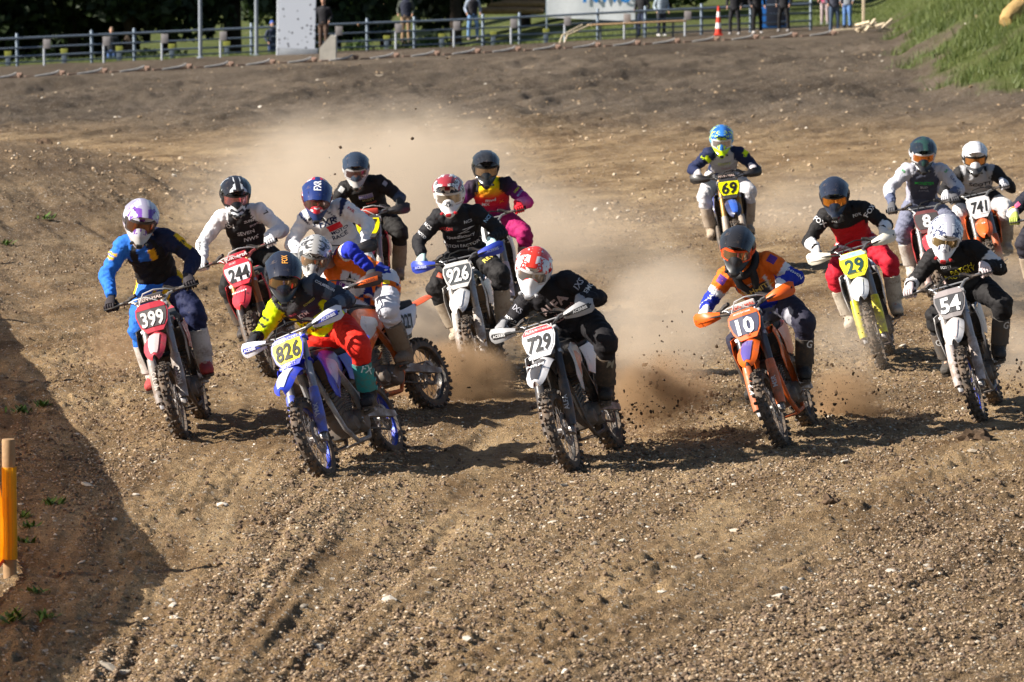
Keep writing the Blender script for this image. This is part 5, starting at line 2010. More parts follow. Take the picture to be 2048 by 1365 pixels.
rider(id='97', num='97', contact=(750, 650), psi=3, lean=5, steer=0, helm=(712, 335), hpitch=22, hyaw=-2, hroll=2, pelvis=(.0, -.36, 1.12),
      main=(.5, .03, .05), acc=YEL, plate=((.05, .05, .05), (.85, .72, .0), (.012, .012, .012)), fender=((.52, .04, .06), (.54, .05, .08)), guardc=(.30, .28, .26), shroud=((.5, .03, .05), (.75, .62, .02)), numshear=.1,
      hguard=((.02, .02, .022), (.03, .03, .032)), pad=((.55, .05, .03), '', WHT), hose=(.6, .6, .58), fender_text=('O', (.75, .7, .7), .045),
      jersey=j97, pants=solid((.013, .013, .014)), glove=(.03, .03, .03), boot=((.22, .18, .14), (.26, .22, .17)),
      helmet=((.02, .03, .05), (.03, .045, .07), (.10, .06, .05), 9, (.36, .34, .33)), gframe=(.40, .40, .42), lens=(.15, .09, .09), peak=(.02, .032, .055),
      texts=[('#', 'chest', .02, .70, .055, (.30, .28, .34), dict(w=.16)), ('CHASE', 'chest', .02, .70, .036, (.12, .10, .30), dict(off=.007)), ('SCOTT', 'chest', .03, .59, .03, (.5, .45, .2)), ('RACING', 'chest', .05, .50, .022, (.6, .12, .08)), ('#', 'armR', .14, 0, .06, (.4, .4, .4), dict(w=.06)), ('#', 'armL', .18, 0, .05, (.25, .27, .33), dict(w=.05))],
      bike_label='red motocross bike with yellow plate 97 and black handguards', rider_label='rider in black kit with slate blue forearm, directly behind the white jersey')
rider(id='mvd', num='1', contact=(1020, 662), psi=4, lean=13, steer=0, helm=(971, 333), hpitch=16, hyaw=-4, hroll=0, pelvis=(-.02, -.36, 1.14), numoff=.03,
      main=WHT, acc=PUR, plate=((.66, .66, .68), (.70, .70, .72), (.03, .03, .03)), fender=((.64, .62, .68), (.25, .10, .45)), guardc=(.52, .42, .46), shroud=((.64, .62, .62), (.30, .03, .12)), numshear=0,
      bar=(.33, .33, .33),
      jersey=jmvd, pants=solid((.34, .012, .11)), glove=(.62, .015, .03), boot=(DIRTY, DIRTY),
      helmet=((.013, .014, .017), (.016, .018, .022), (.02, .022, .026), 0), gframe=(.02, .02, .02), lens=(.34, .24, .16),
      texts=[('mvd', 'chest', 0, .66, .05, WHT, dict(bold=.03, shear=.15)), ('X', 'chest', .11, .57, .05, (.8, .25, .02), dict(bold=.03)), ('MX', 'chest', -.06, .55, .04, WHT, dict(shear=.2)), ('LIQUI', 'armL', .38, 0, .022, LIME, dict(across=True)), ('MOTO', 'armL', .55, 0, .022, (.3, .4, .7), dict(across=True))],
      bike_label='white and purple motocross bike with a 1 on its plate', rider_label='rider in yellow, red and magenta jersey with black helmet behind rider 926')
rider(id='69', num='69', contact=(1482, 548), psi=-2, lean=7, steer=0, helm=(1443, 277), hpitch=20, hyaw=2, hroll=0, pelvis=(0, -.36, 1.18),
      main=(.02, .05, .30), acc=YEL, plate=((.04, .04, .045), (.80, .78, .0), (.01, .01, .01)), fender=((.02, .03, .09), (.03, .10, .45)), guardc=(.38, .33, .28), shroud=((.04, .04, .05), (.03, .05, .2)), numshear=.12,
      fork=(.45, .24, .07), hguard=((.015, .015, .017), (.02, .02, .022)), pad=((.03, .03, .03), 'RENTHAL', (.6, .45, .4)),
      jersey=j69, pants=p69, glove=(.55, .50, .52), boot=((.36, .29, .22), (.40, .33, .26)),
      helmet=((.02, .12, .42), (.55, .78, .02), (.03, .16, .50), 10, (.50, .75, .0)), gframe=(.55, .58, .60), lens=(.35, .33, .33), strap=(.1, .3, .5),
      texts=[('SCOTT', 'chest', 0, .68, .036, (.50, .60, .02)), ('MOTO', 'chest', 0, .58, .026, (.6, .6, .6)), ('LUCAS', 'chest', .03, .48, .03, (.55, .30, .38)), ('S', 'armL', .22, 0, .05, LIME), ('S', 'armR', .30, 0, .05, LIME)],
      bike_label='dark blue motocross bike with yellow plate 69, farthest back', rider_label='rider in navy sleeves and grey vest with blue and lime helmet on bike 69')
rider(id='8', num='8', contact=(1888, 634), psi=3, lean=10, steer=0, helm=(1845, 304), hpitch=22, hyaw=0, hroll=0, pelvis=(-.0, -.36, 1.18),
      main=(.5, .03, .04), acc=WHT, plate=((.16, .05, .05), (.07, .065, .065), (.72, .70, .70)), fender=((.5, .03, .04), (.55, .5, .5)), guardc=(.46, .32, .30), shroud=((.48, .03, .04), (.05, .05, .05)), numshear=0, bar=(.3, .3, .3),
      jersey=j8, pants=solid((.16, .17, .24)), glove=(.10, .10, .11), boot=((.45, .40, .36), (.5, .46, .42)),
      helmet=((.012, .018, .028), (.014, .022, .030), (.018, .05, .045), 0, (.02, .02, .024)), gframe=(.50, .50, .52), lens=(.62, .20, .04),
      texts=[('MONSTER', 'chest', .0, .66, .034, (.03, .42, .06)), ('BUD', 'chest', .0, .56, .03, (.55, .55, .6)), ('KAWA', 'chest', .0, .46, .026, (.3, .32, .4)), ('S', 'armR', .14, 0, .045, (.03, .40, .08)), ('S', 'armL', .14, 0, .045, (.03, .40, .08)), ('ELKA', 'armL', .55, 0, .03, (.08, .1, .2)), ('VAG', 'armL', 1.6, 0, .04, WHT)],
      bike_label='red motocross bike with dark plate starting with 8, behind rider 54', rider_label='rider in pale grey jersey with green chest logo behind rider 54')
rider(id='741', num='741', contact=(2000, 594), psi=4, lean=13, steer=0, helm=(1949, 312), hpitch=18, hyaw=2, hroll=2, pelvis=(-.02, -.36, 1.14),
      main=(.70, .10, .01), acc=WHT, plate=((.62, .60, .60), (.70, .69, .69), (.02, .02, .02)), fender=((.70, .10, .01), (.72, .12, .02)), guardc=(.55, .10, .02), shroud=((.68, .10, .01), (.60, .08, .01)), numshear=.15,
      fork=(.22, .22, .22), bar=(.33, .33, .33), fender_text=('O', (.75, .7, .7), .04),
      jersey=j741, pants=p741, glove=(.58, .58, .62), boot=(DIRTY, DIRTY),
      helmet=((.68, .68, .70), (.50, .51, .54), (.66, .66, .69), 11, (.05, .05, .055)), gframe=(.02, .02, .02), lens=(.60, .26, .08),
      texts=[('SCOTT', 'chest', .03, .64, .062, (.03, .03, .035), dict(bold=.03)), ('S', 'chest', .13, .82, .035, BLK)],
      bike_label='orange motocross bike with white plate 741', rider_label='rider in grey jersey with large black lettering and white helmet on bike 741')
rider(id='edge', num='', contact=(2130, 668), psi=4, lean=8, steer=0, helm=(2096, 352), hpitch=20, pelvis=(-.02, -.36, 1.13),
      main=DBLUE, acc=WHT, plate=(DBLUE, WHT, BLK), fender=(DBLUE, WHT), guardc=(.4, .4, .4), shroud=(DBLUE, WHT), bar=(.4, .4, .4),
      jersey=jedge, pants=solid((.02, .02, .03)), glove=(.45, .52, .12), boot=(DIRTY, DIRTY),
      helmet=((.02, .02, .03), (.5, .5, .5), (.4, .05, .1), 3), gframe=(.02, .02, .02), lens=(.3, .2, .1),
      texts=[('#', 'armR', .62, 0, .045, (.60, .10, .22), dict(w=.06)), ('#', 'armR', .86, 0, .035, (.75, .25, .05), dict(w=.07)), ('S', 'armR', 1.15, 0, .03, (.4, .45, .6))],
      bike_label='blue motocross bike cut off by the right edge of the photo', rider_label='rider cut by the right edge, navy sleeve with white cuff and lime glove')

for c in RID:
    root, M, S = build_bike(c)
    c['M'] = M
    build_rider(c, M, S)
if WARN:
    print('WARN', WARN)
# ------------------------------------------------------------------ the corner fence of orange netting at the left edge
ORD = ['first', 'second', 'third', 'fourth', 'fifth', 'sixth', 'seventh', 'eighth', 'ninth', 'tenth', 'eleventh', 'twelfth', 'thirteenth', 'fourteenth', 'fifteenth', 'sixteenth', 'seventeenth', 'eighteenth', 'nineteenth', 'twentieth', 'twenty-first', 'twenty-second', 'twenty-third', 'twenty-fourth']

def net_mat():
    m, nt, b = new_mat('orange_netting')
    out = nt.nodes['Material Output']
    uv = N(nt, 'ShaderNodeTexCoord').outputs['Object']
    sp = N(nt, 'ShaderNodeSeparateXYZ', {0: uv})
    wv = N(nt, 'ShaderNodeTexNoise', {'Vector': uv, 'Scale': 3.0, 'Detail': 3.0}).outputs['Fac']
    col = mix(nt, wv, (0.95, 0.40, 0.004), (1.0, 0.58, 0.01))
    nt.links.new(col, b.inputs['Base Color'])
    b.inputs['Roughness'].default_value = .6
    tr = N(nt, 'ShaderNodeBsdfTranslucent', {'Color': col})
    mx = N(nt, 'ShaderNodeMixShader', {0: .38, 1: b.outputs[0], 2: tr.outputs[0]})
    def bars(axis, freq):
        a = N(nt, 'ShaderNodeMath', {0: sp.outputs[axis], 1: freq}, operation='MULTIPLY').outputs[0]
        f = N(nt, 'ShaderNodeMath', {0: a}, operation='FRACT').outputs[0]
        return N(nt, 'ShaderNodeMath', {0: f, 1: .5}, operation='GREATER_THAN').outputs[0]
    h = N(nt, 'ShaderNodeMath', {0: bars(2, 170.0), 1: bars(1, 150.0)}, operation='MULTIPLY').outputs[0]
    tp = N(nt, 'ShaderNodeBsdfTransparent')
    mx2 = N(nt, 'ShaderNodeMixShader', {0: h, 1: mx.outputs[0], 2: tp.outputs[0]})
    nt.links.new(mx2.outputs[0], out.inputs[0])
    return m

WOOD = plain((0.30, 0.185, 0.095), .8, 0, .3, 12)
PALEWOOD = plain((0.58, 0.48, 0.34), .8, 0, .18, 10)
corner = ground(20, 1155)
corner.z = Hz(corner.x, corner.y)
nf = empty('net_fence', corner)
tag(nf, 'orange plastic net strung on round wooden posts at the left edge', 'fence')
def post_mesh(h, r, lean):
    m = MB()
    m.tube([(0, 0, -.2), (lean * .3, 0, h * .3), (lean * .8, 0, h * .8), (lean, 0, h - .006), (lean, 0, h)], [r, r * 1.02, r * .98, r * .97, r * .9], 14)
    return m.mesh('post', 40)
lines = [[V((0, 0, 0)), V((-1.0, 5.7, 0)), V((-2.0, 11.3, 0)), V((-3.05, 17, 0)), V((-4.1, 23, 0))], [V((0, 0, 0)), V((-.13, -2.1, 0)), V((-.26, -4.3, 0)), V((-.4, -6.5, 0))]]
NET = net_mat()
RIBBON = plain((.75, .08, .03), .6)
for li, pts in enumerate(lines):
    for k, p in enumerate(pts):
        if li and k == 0:
            continue
        z = Hz(corner.x + p.x, corner.y + p.y) - corner.z
        link('post', post_mesh(.90 if k == 0 else .86, .044 if k == 0 else .04, .0), WOOD, nf, Matrix.Translation(V((p.x, p.y, z))))
    for a, b2 in zip(pts, pts[1:]):
        g = []
        for i in range(9):
            t = i / 8
            p = a.lerp(b2, t) + V((-.047, 0, 0))
            z = Hz(corner.x + p.x, corner.y + p.y) - corner.z
            sag = .03 * math.sin(t * math.pi)
            g.append([p + V((.02 * math.sin(i * 1.7 + j), 0, z + .11 + (.63 - sag) * j / 5)) for j in range(6)])
        link('net', MB().sheet(g, .002).mesh('net', 60), NET, nf)
        m = MB()
        m.tube([r[0] + V((.004, 0, 0)) for r in g], .011, 6)
        link('hem_cord', m.mesh('hem_cord'), RIBBON, nf)
# netting wrapped once round the corner post
g = []
for i in range(13):
    a = R(-150 + 300 * i / 12)
    g.append([V((.049 * math.cos(a), .049 * math.sin(a), .12 + .60 * j / 4)) for j in range(5)])
link('net', MB().sheet(g, .002).mesh('net', 60), NET, nf)

# ------------------------------------------------------------------ weeds in the shade of the netting
LEAF = plain((0.075, 0.14, 0.022), .6, 0, .3, 30)
for k, (px, py, s) in enumerate([(88, 494, .16), (12, 536, .14), (45, 831, .12), (84, 827, .10), (107, 1014, .11), (50, 1044, .09), (58, 1066, .09), (53, 1092, .10), (70, 1190, .09), (18, 1250, .16), (94, 1246, .08)]):
    p = ground(px, py)
    p.z = Hz(p.x, p.y) + float(fine(np.array([p.x]), np.array([p.y]))[0])
    m = MB()
    for i in range(34):
        a, l = random.uniform(0, 6.28), s * random.uniform(.35, 1)
        c0 = V((random.gauss(0, s * .35), random.gauss(0, s * .3), 0))
        d = V((math.cos(a), math.sin(a), random.uniform(.25, 1.1))).normalized()
        w = d.cross(V((0, 0, 1))).normalized() * l * .13
        m.add([c0 - w * .4, c0 + w * .4, c0 + d * l * .55 + w, c0 + d * l, c0 + d * l * .55 - w], [(0, 1, 2, 3, 4)])
    o = link('weed', m.mesh('weed', 0), LEAF)
    o.location = p
    tag(o, 'small green weed sprouting from the dirt at the left edge, %s from the top' % ORD[k], 'weed', 'weeds at the left edge of the track')

# ------------------------------------------------------------------ start gate: a row of hinged steel bars across the far end
def gate_pt(px):
    d = 133 + 15 * px / 1650
    x = (px - 1024) / FPX * d
    return V((x, d, Hz(x, d)))
def fence_pt(px, add=0.0):
    d = 146 + 10 * px / 1600 + add
    x = (px - 1024) / FPX * d
    return V((x, d, Hz(x, d)))

GALV = plain((0.17, 0.21, 0.26), .5, .35, .12, 3)
GATEM = plain((0.50, 0.48, 0.46), .55, .3, .2, 5)
RUSTY = plain((0.20, 0.13, 0.10), .8, .2, .3, 8)
bar_m = MB()
bar_m.tube([(.25, 0, .03), (.5, 0, .045), (.8, 0, .07), (1.0, 0, .11), (1.1, 0, .17)], [.02, .028, .032, .034, .025], 8)
BARM = bar_m.mesh('bar')
hm_ = MB()
hm_.rbox((1.22, 0, .07), (.10, .18, .13), .25)
hm_.tube([(1.22, -.16, .12), (1.22, .16, .12)], .035, 8)
HINGEM = hm_.mesh('hinge')
RAILM = MB().rbox((.62, .14, .02), (1.28, .09, .05), .2).mesh('ground_rail')
pxs, k = -30.0, 0
while pxs < 1640:
    a, b2 = gate_pt(pxs), gate_pt(pxs + 86)
    dr = (b2 - a).normalized()
    o = empty('start_gate', a)
    o.rotation_euler = (0, -math.asin(dr.z), math.atan2(dr.y, dr.x))
    link('bar', BARM, GATEM, o)
    link('hinge', HINGEM, RUSTY, o)
    link('ground_rail', RAILM, RUSTY, o)
    tag(o, 'steel start gate bar lying across the slope, %s from the left' % ORD[min(k, 23)], 'start gate', 'start gate bars in a row')
    pxs += 86 * (133 / (133 + 15 * pxs / 1650)) * 1.0
    k += 1

def place(name, bm_mesh, mat, loc, label, cat, group=None, rz=0):
    o = link(name, bm_mesh, mat)
    o.location = loc
    o.rotation_euler = (0, 0, rz)
    tag(o, label, cat, group)
    return o

# concrete wedge in the gate row
p = gate_pt(655) + V((0, .2, 0))
m = MB()
m.prism([(-.26, 0, -.1), (-.26, 0, .42), (.10, 0, .84), (.27, 0, .80), (.27, 0, -.1)], (0, 1, 0), .75)
place('concrete_block', m.mesh('concrete_block', 20), plain((.50, .47, .41), .9, 0, .15, 4), p, 'pale concrete wedge block standing in the row of start gates', 'concrete block')

# ------------------------------------------------------------------ pipe fence behind the gate
fo = fence_pt(700)
pf = empty('pipe_fence', fo)
tag(pf, 'grey blue steel pipe fence with posts and rails behind the gate', 'fence')
posts = [-55, 36, 185, 270, 402, 504, 735, 829, 966, 1039, 1195, 1290, 1402, 1500, 1620]
PM = MB().tube([(0, 0, -.2), (0, 0, 1.10), (0, 0, 1.12)], [.052, .052, .04], 10).mesh('post')
for q in posts:
    link('post', PM, GALV, pf, Matrix.Translation(fence_pt(q) - fo))
for h, r in ((.95, .042), (.62, .030), (.33, .034), (.12, .026)):
    for q0, q1 in ((-55, 402), (402, 735), (735, 1195), (1195, 1620)):
        m = MB()
        m.tube([fence_pt(q) - fo + V((0, -.055, h)) for q in np.linspace(q0, q1, 5)], r, 8)
        link('rail', m.mesh('rail'), GALV, pf)
for q, lab in ((402, 'tall pale pole rising beside the pipe fence, left one'), (514, 'tall pale pole rising beside the pipe fence, next to the white board')):
    b0 = fence_pt(q, -.4)
    m = MB()
    m.tube([(0, 0, -.2), (0, 0, 5.2)], [.07, .055], 10)
    m.lathe([(.001, 0), (.13, 0), (.13, .03), (.07, .05), (.001, .05)], 'Z', n=12)
    place('pole', m.mesh('pole'), plain((.24, .27, .31), .5, .2), b0, lab, 'pole', 'tall poles by the fence')

# grey number boards on white pegs, yellow boards on grey pegs
PLATEG = plain((.27, .25, .25), .7)
WHITEP = plain((.36, .39, .43), .6)
YELB = plain((.24, .25, .05), .6)
DGREY = plain((.10, .13, .17), .7)
for k, q in enumerate((93, 212, 328, 445, 676, 795, 911, 1025, 1132, 1251, 1372)):
    b0 = fence_pt(q, -.9)
    o = empty('marker_board', b0)
    link('peg', MB().tube([(-.05, 0, -.1), (-.05, 0, .62)], .04, 8).mesh('peg'), WHITEP, o)
    link('board', MB().rbox((.05, -.05, .74), (.25, .03, .32), .3).mesh('board'), PLATEG, o)
    tag(o, 'small grey board on a white peg before the pipe fence, %s from the left' % ORD[k], 'marker board', 'grey boards along the fence')
for k, q in enumerate((18, 130, 240, 345, 455, 774, 884, 987, 1092)):
    b0 = fence_pt(q, 1.0)
    o = empty('yellow_marker', b0)
    link('peg', MB().rbox((0, 0, .12), (.17, .12, .40), .2).mesh('peg'), DGREY, o)
    link('board', MB().rbox((0, -.02, .40), (.24, .05, .20), .2).mesh('board'), YELB, o)
    tag(o, 'small yellow marker on a dark peg behind the pipe fence, %s from the left' % ORD[k], 'marker', 'yellow markers along the fence')

# white speckled board
b0 = fence_pt(594, -1.6)
m, nt, b = new_mat('speckled_white')
tc = N(nt, 'ShaderNodeTexCoord').outputs['Object']
vo = N(nt, 'ShaderNodeTexVoronoi', {'Vector': tc, 'Scale': 6.5})
sp = ramp(nt, vo.outputs['Distance'], [(0.22, 0.0), (0.30, 1.0)])
sp = N(nt, 'ShaderNodeMath', {0: sp, 1: ramp(nt, N(nt, 'ShaderNodeSeparateColor', {0: vo.outputs['Color']}).outputs[0], [(.45, 0.0), (.46, 1.0)])}, operation='MAXIMUM').outputs[0]
nt.links.new(mix(nt, sp, (.12, .13, .16), (.60, .64, .72)), b.inputs['Base Color'])
o = empty('white_board', b0)
link('panel', MB().rbox((.04, 0, 1.70), (1.28, .07, 3.0), .2, Matrix.Rotation(R(1.5), 3, 'Y')).mesh('panel', 12), m, o)
link('upright', MB().tube([(-.66, .02, -.1), (-.60, .02, 3.1)], .05, 8).mesh('upright'), WHITEP, o)
link('plinth', MB().rbox((.06, .25, .07), (1.35, .6, .26), .1).mesh('plinth'), plain((.30, .32, .35), .9), o)
tag(o, 'tall white board with dark specks standing behind the start gate', 'board')

# striped cone
b0 = fence_pt(1436, -2.3)
o = empty('traffic_cone', b0)
CR, CW = plain((.62, .05, .03), .6), plain((.75, .73, .72), .6)
link('base', MB().rbox((0, 0, .03), (.30, .30, .05), .2).mesh('base'), CR, o)
prof = lambda z: .125 - .09 * (z - .06) / 1.0
for i in range(5):
    z0, z1 = .06 + .2 * i, .06 + .2 * (i + 1)
    link('band', MB().tube([(0, 0, z0), (0, 0, z1)], [prof(z0), prof(z1)], 18).mesh('band'), CR if i % 2 == 0 else CW, o)
tag(o, 'tall red and white striped traffic cone before the fence', 'traffic cone')

# long wooden bench table and the two pale sticks propped at its end
ta, tb = fence_pt(1178, -1.2), fence_pt(1368, -1.4)
o = empty('wooden_table', ta)
d = tb - ta
up = V((0, 0, .56))
m = MB()
ang = math.atan2(d.y, d.x)
Mz = Matrix.Rotation(ang, 3, 'Z') @ Matrix.Rotation(-math.asin(d.z / d.length), 3, 'Y')
link('table_top', MB().rbox(d / 2 + up, (d.length, .5, .05), .2, Mz).mesh('table_top'), plain((.50, .32, .17), .7), o)
for t in (.12, .5, .88):
    for s in (-.18, .18):
        q = d * t
        link('leg', MB().rbox(q + V((0, s, .26)), (.06, .06, .56), .15).mesh('leg'), plain((.10, .12, .14), .6, .3), o)
tag(o, 'long narrow wooden table on dark legs before the fence', 'table')
for k, (x0, x1, lab) in enumerate(((1118, 1165, 'pale bent branch leaning against the end of the table, front one'), (1128, 1183, 'pale branch leaning against the end of the table, rear one'))):
    a, b2 = fence_pt(x0, -1.9 + .2 * k), fence_pt(x1, -1.7 + .2 * k)
    m = MB()
    m.tube([(0, 0, -.05), V((.12, 0, .26)), (b2 - a) * .55 + V((0, 0, .42)), (b2 - a) + V((0, 0, .60))], [.03, .034, .03, .025], 7)
    place('branch', m.mesh('branch'), PALEWOOD, a, lab, 'branch', 'branches by the table')

# stakes dumped on the right
c0 = ground(1728, 47)
c0 = V((at(1728, 47, 150).x, 150, Hz(at(1728, 47, 150).x, 150)))
stake_spec = [(-.55, 0, .06, 1.1, 4, 3), (.1, .2, .16, 1.0, 38, 14), (.25, -.1, .14, 1.1, -30, 16), (.45, .1, .10, .95, 8, -6), (.2, -.25, .22, .9, 62, 25), (-.05, -.2, .28, .8, -55, 10), (.75, 0, .2, .7, 25, 38)]
for k, (dx, dy, dz, ln, a, e) in enumerate(stake_spec):
    m = MB().rbox((0, 0, 0), (ln, .09, .07), .15)
    o = place('wooden_stake', m.mesh('wooden_stake'), PALEWOOD, c0 + V((dx, dy, dz + .05)), 'pale sawn stake in the heap by the grass bank, %s from left' % ORD[[0, 2, 3, 5, 4, 1, 6][k]], 'stake', 'stakes dumped in a heap')
    o.rotation_euler = (0, R(-e), R(a))
m = MB().rbox((0, 0, .65), (.10, .08, 1.5), .15)
place('wooden_post', m.mesh('wooden_post'), PALEWOOD, c0 + V((.02, .5, 0)), 'upright pale post standing over the heap of stakes', 'post')

# white banner with blue print
b0 = V((at(1182, 20, 166).x, 166, at(1182, 33, 166).z))
o = empty('banner', b0)
w = 176 / (FPX / 166)
g = [[V((-w / 2 + w * i / 10, .012 * math.sin(i * 1.3), (-.12 - .16 * (i / 10 - .5)) + 2.3 * j / 4)) for j in range(5)] for i in range(11)]
link('cloth', MB().sheet(g, .012).mesh('cloth', 60), plain((.72, .74, .78), .6, 0, .06), o)
me = text_mesh('NWS', .62, bold=.03)
me.transform(basis((1, 0, 0), (0, 0, 1), (0, -1, 0), V((w * .18, -.06, .84))))
link('lettering', me, bright((.03, .22, .60)), o)
for s in (-1, 1):
    link('pole', MB().tube([(s * w / 2, .06, -1.1), (s * w / 2, .06, 2.4)], .04, 8).mesh('pole'), GALV, o)
tag(o, 'white banner with blue lettering hung behind the pipe fence', 'banner')

# blue cabin
b0 = fence_pt(1550, 4.0)
o = empty('portable_toilet', b0)
BLU = plain((.02, .13, .42), .5)
link('wall', MB().rbox((0, .5, 1.1), (1.05, 1.05, 2.2), .06).mesh('wall'), BLU, o)
link('door', MB().rbox((0, -.045, 1.05), (.72, .05, 1.9), .2).mesh('door'), plain((.02, .025, .04), .5), o)
link('roof', MB().rbox((0, .5, 2.25), (1.15, 1.15, .12), .3).mesh('roof'), WHITEP, o)
tag(o, 'blue portable toilet cabin behind the spectators in black', 'toilet cabin')

# logs stacked at the back
b0 = V((at(1030, 20, 195).x, 195, Hz(at(1030, 20, 195).x, 195)))
for k, (dx, dz, lab) in enumerate(((-.2, .9, 'lowest pale log of the stack behind the fence'), (.1, 1.2, 'middle log of the stack behind the fence'), (0, 1.5, 'top log of the stack behind the fence'))):
    m = MB()
    m.tube([(-1.4 + dx, 0, dz), (0, 0, dz + .02), (1.5 + dx, 0, dz)], [.17, .17, .15], 12)
    place('log', m.mesh('log'), plain((.30, .20, .12), .9, 0, .3), b0 + V((0, .15 * k, 0)), lab, 'log', 'stacked logs')

# ------------------------------------------------------------------ straw bale and rolled sheet on the bank
def hit(px, py):
    r = ray(px, py)
    d = 60.0
    while d < 260:
        p = V((0, 0, CAM_H)) + r * (d / r.y)
        if Hz(p.x, p.y) >= p.z:
            return p
        d += .15
    return p
p1, p2 = hit(2012, 66), hit(2056, 24)
dr = (p2 - p1)
L_ = dr.length
dr.normalize()
side = dr.cross(V((0, 0, 1))).normalized()
nn = side.cross(dr)
bmx = bmesh.new()
bmesh.ops.create_cube(bmx, size=1)
bmesh.ops.subdivide_edges(bmx, edges=bmx.edges, cuts=7, use_grid_fill=True)
for v in bmx.verts:
    rd = 1 - .32 * (abs(v.co.y * v.co.z) * 4)
    q = V((v.co.x * L_, v.co.y * .56 * rd, v.co.z * .50 * rd))
    e = max(0, abs(v.co.x) - .30) * 2.2
    q.y *= 1 - e
    q.z = q.z * (1 - e) + .05 * noise.noise(v.co * 6)
    v.co = dr * q.x + side * (q.y + .04 * noise.noise(v.co * 5 + V((9, 0, 0)))) + nn * (q.z + .30)
me = bpy.data.meshes.new('straw_bale')
bmx.to_mesh(me)
bmx.free()
me.shade_smooth()
m, nt, b = new_mat('straw')
tc = N(nt, 'ShaderNodeTexCoord').outputs['Object']
n1 = N(nt, 'ShaderNodeTexNoise', {'Vector': tc, 'Scale': 26.0, 'Detail': 5.0, 'Roughness': .8}).outputs['Fac']
nt.links.new(mix(nt, ramp(nt, n1, [(.3, 0.), (.7, 1.)]), (.30, .17, .05), (.66, .45, .18)), b.inputs['Base Color'])
nt.links.new(N(nt, 'ShaderNodeBump', {'Height': n1, 'Strength': .8, 'Distance': .05}).outputs[0], b.inputs['Normal'])
b.inputs['Roughness'].default_value = .9
place('straw_bale', me, m, (p1 + p2) / 2, 'golden straw bale lying on the grass bank at the right edge', 'straw bale')
m = MB()
base = (p1 + p2) / 2 + side * (.40 if side.y < 0 else -.40) + nn * .08
m.tube([base - dr * L_ * .56, base - dr * L_ * .5, base, base + dr * L_ * .5], [.12, .20, .19, .2], 10)
m.ball(base - dr * L_ * .62 - nn * .05, (.2, .16, .16))
o = link('rolled_tarpaulin', m.mesh('rolled_tarpaulin'), plain((.018, .025, .05), .5, 0, .4))
tag(o, 'dark rolled sheet lying along the lower side of the straw bale', 'tarpaulin')

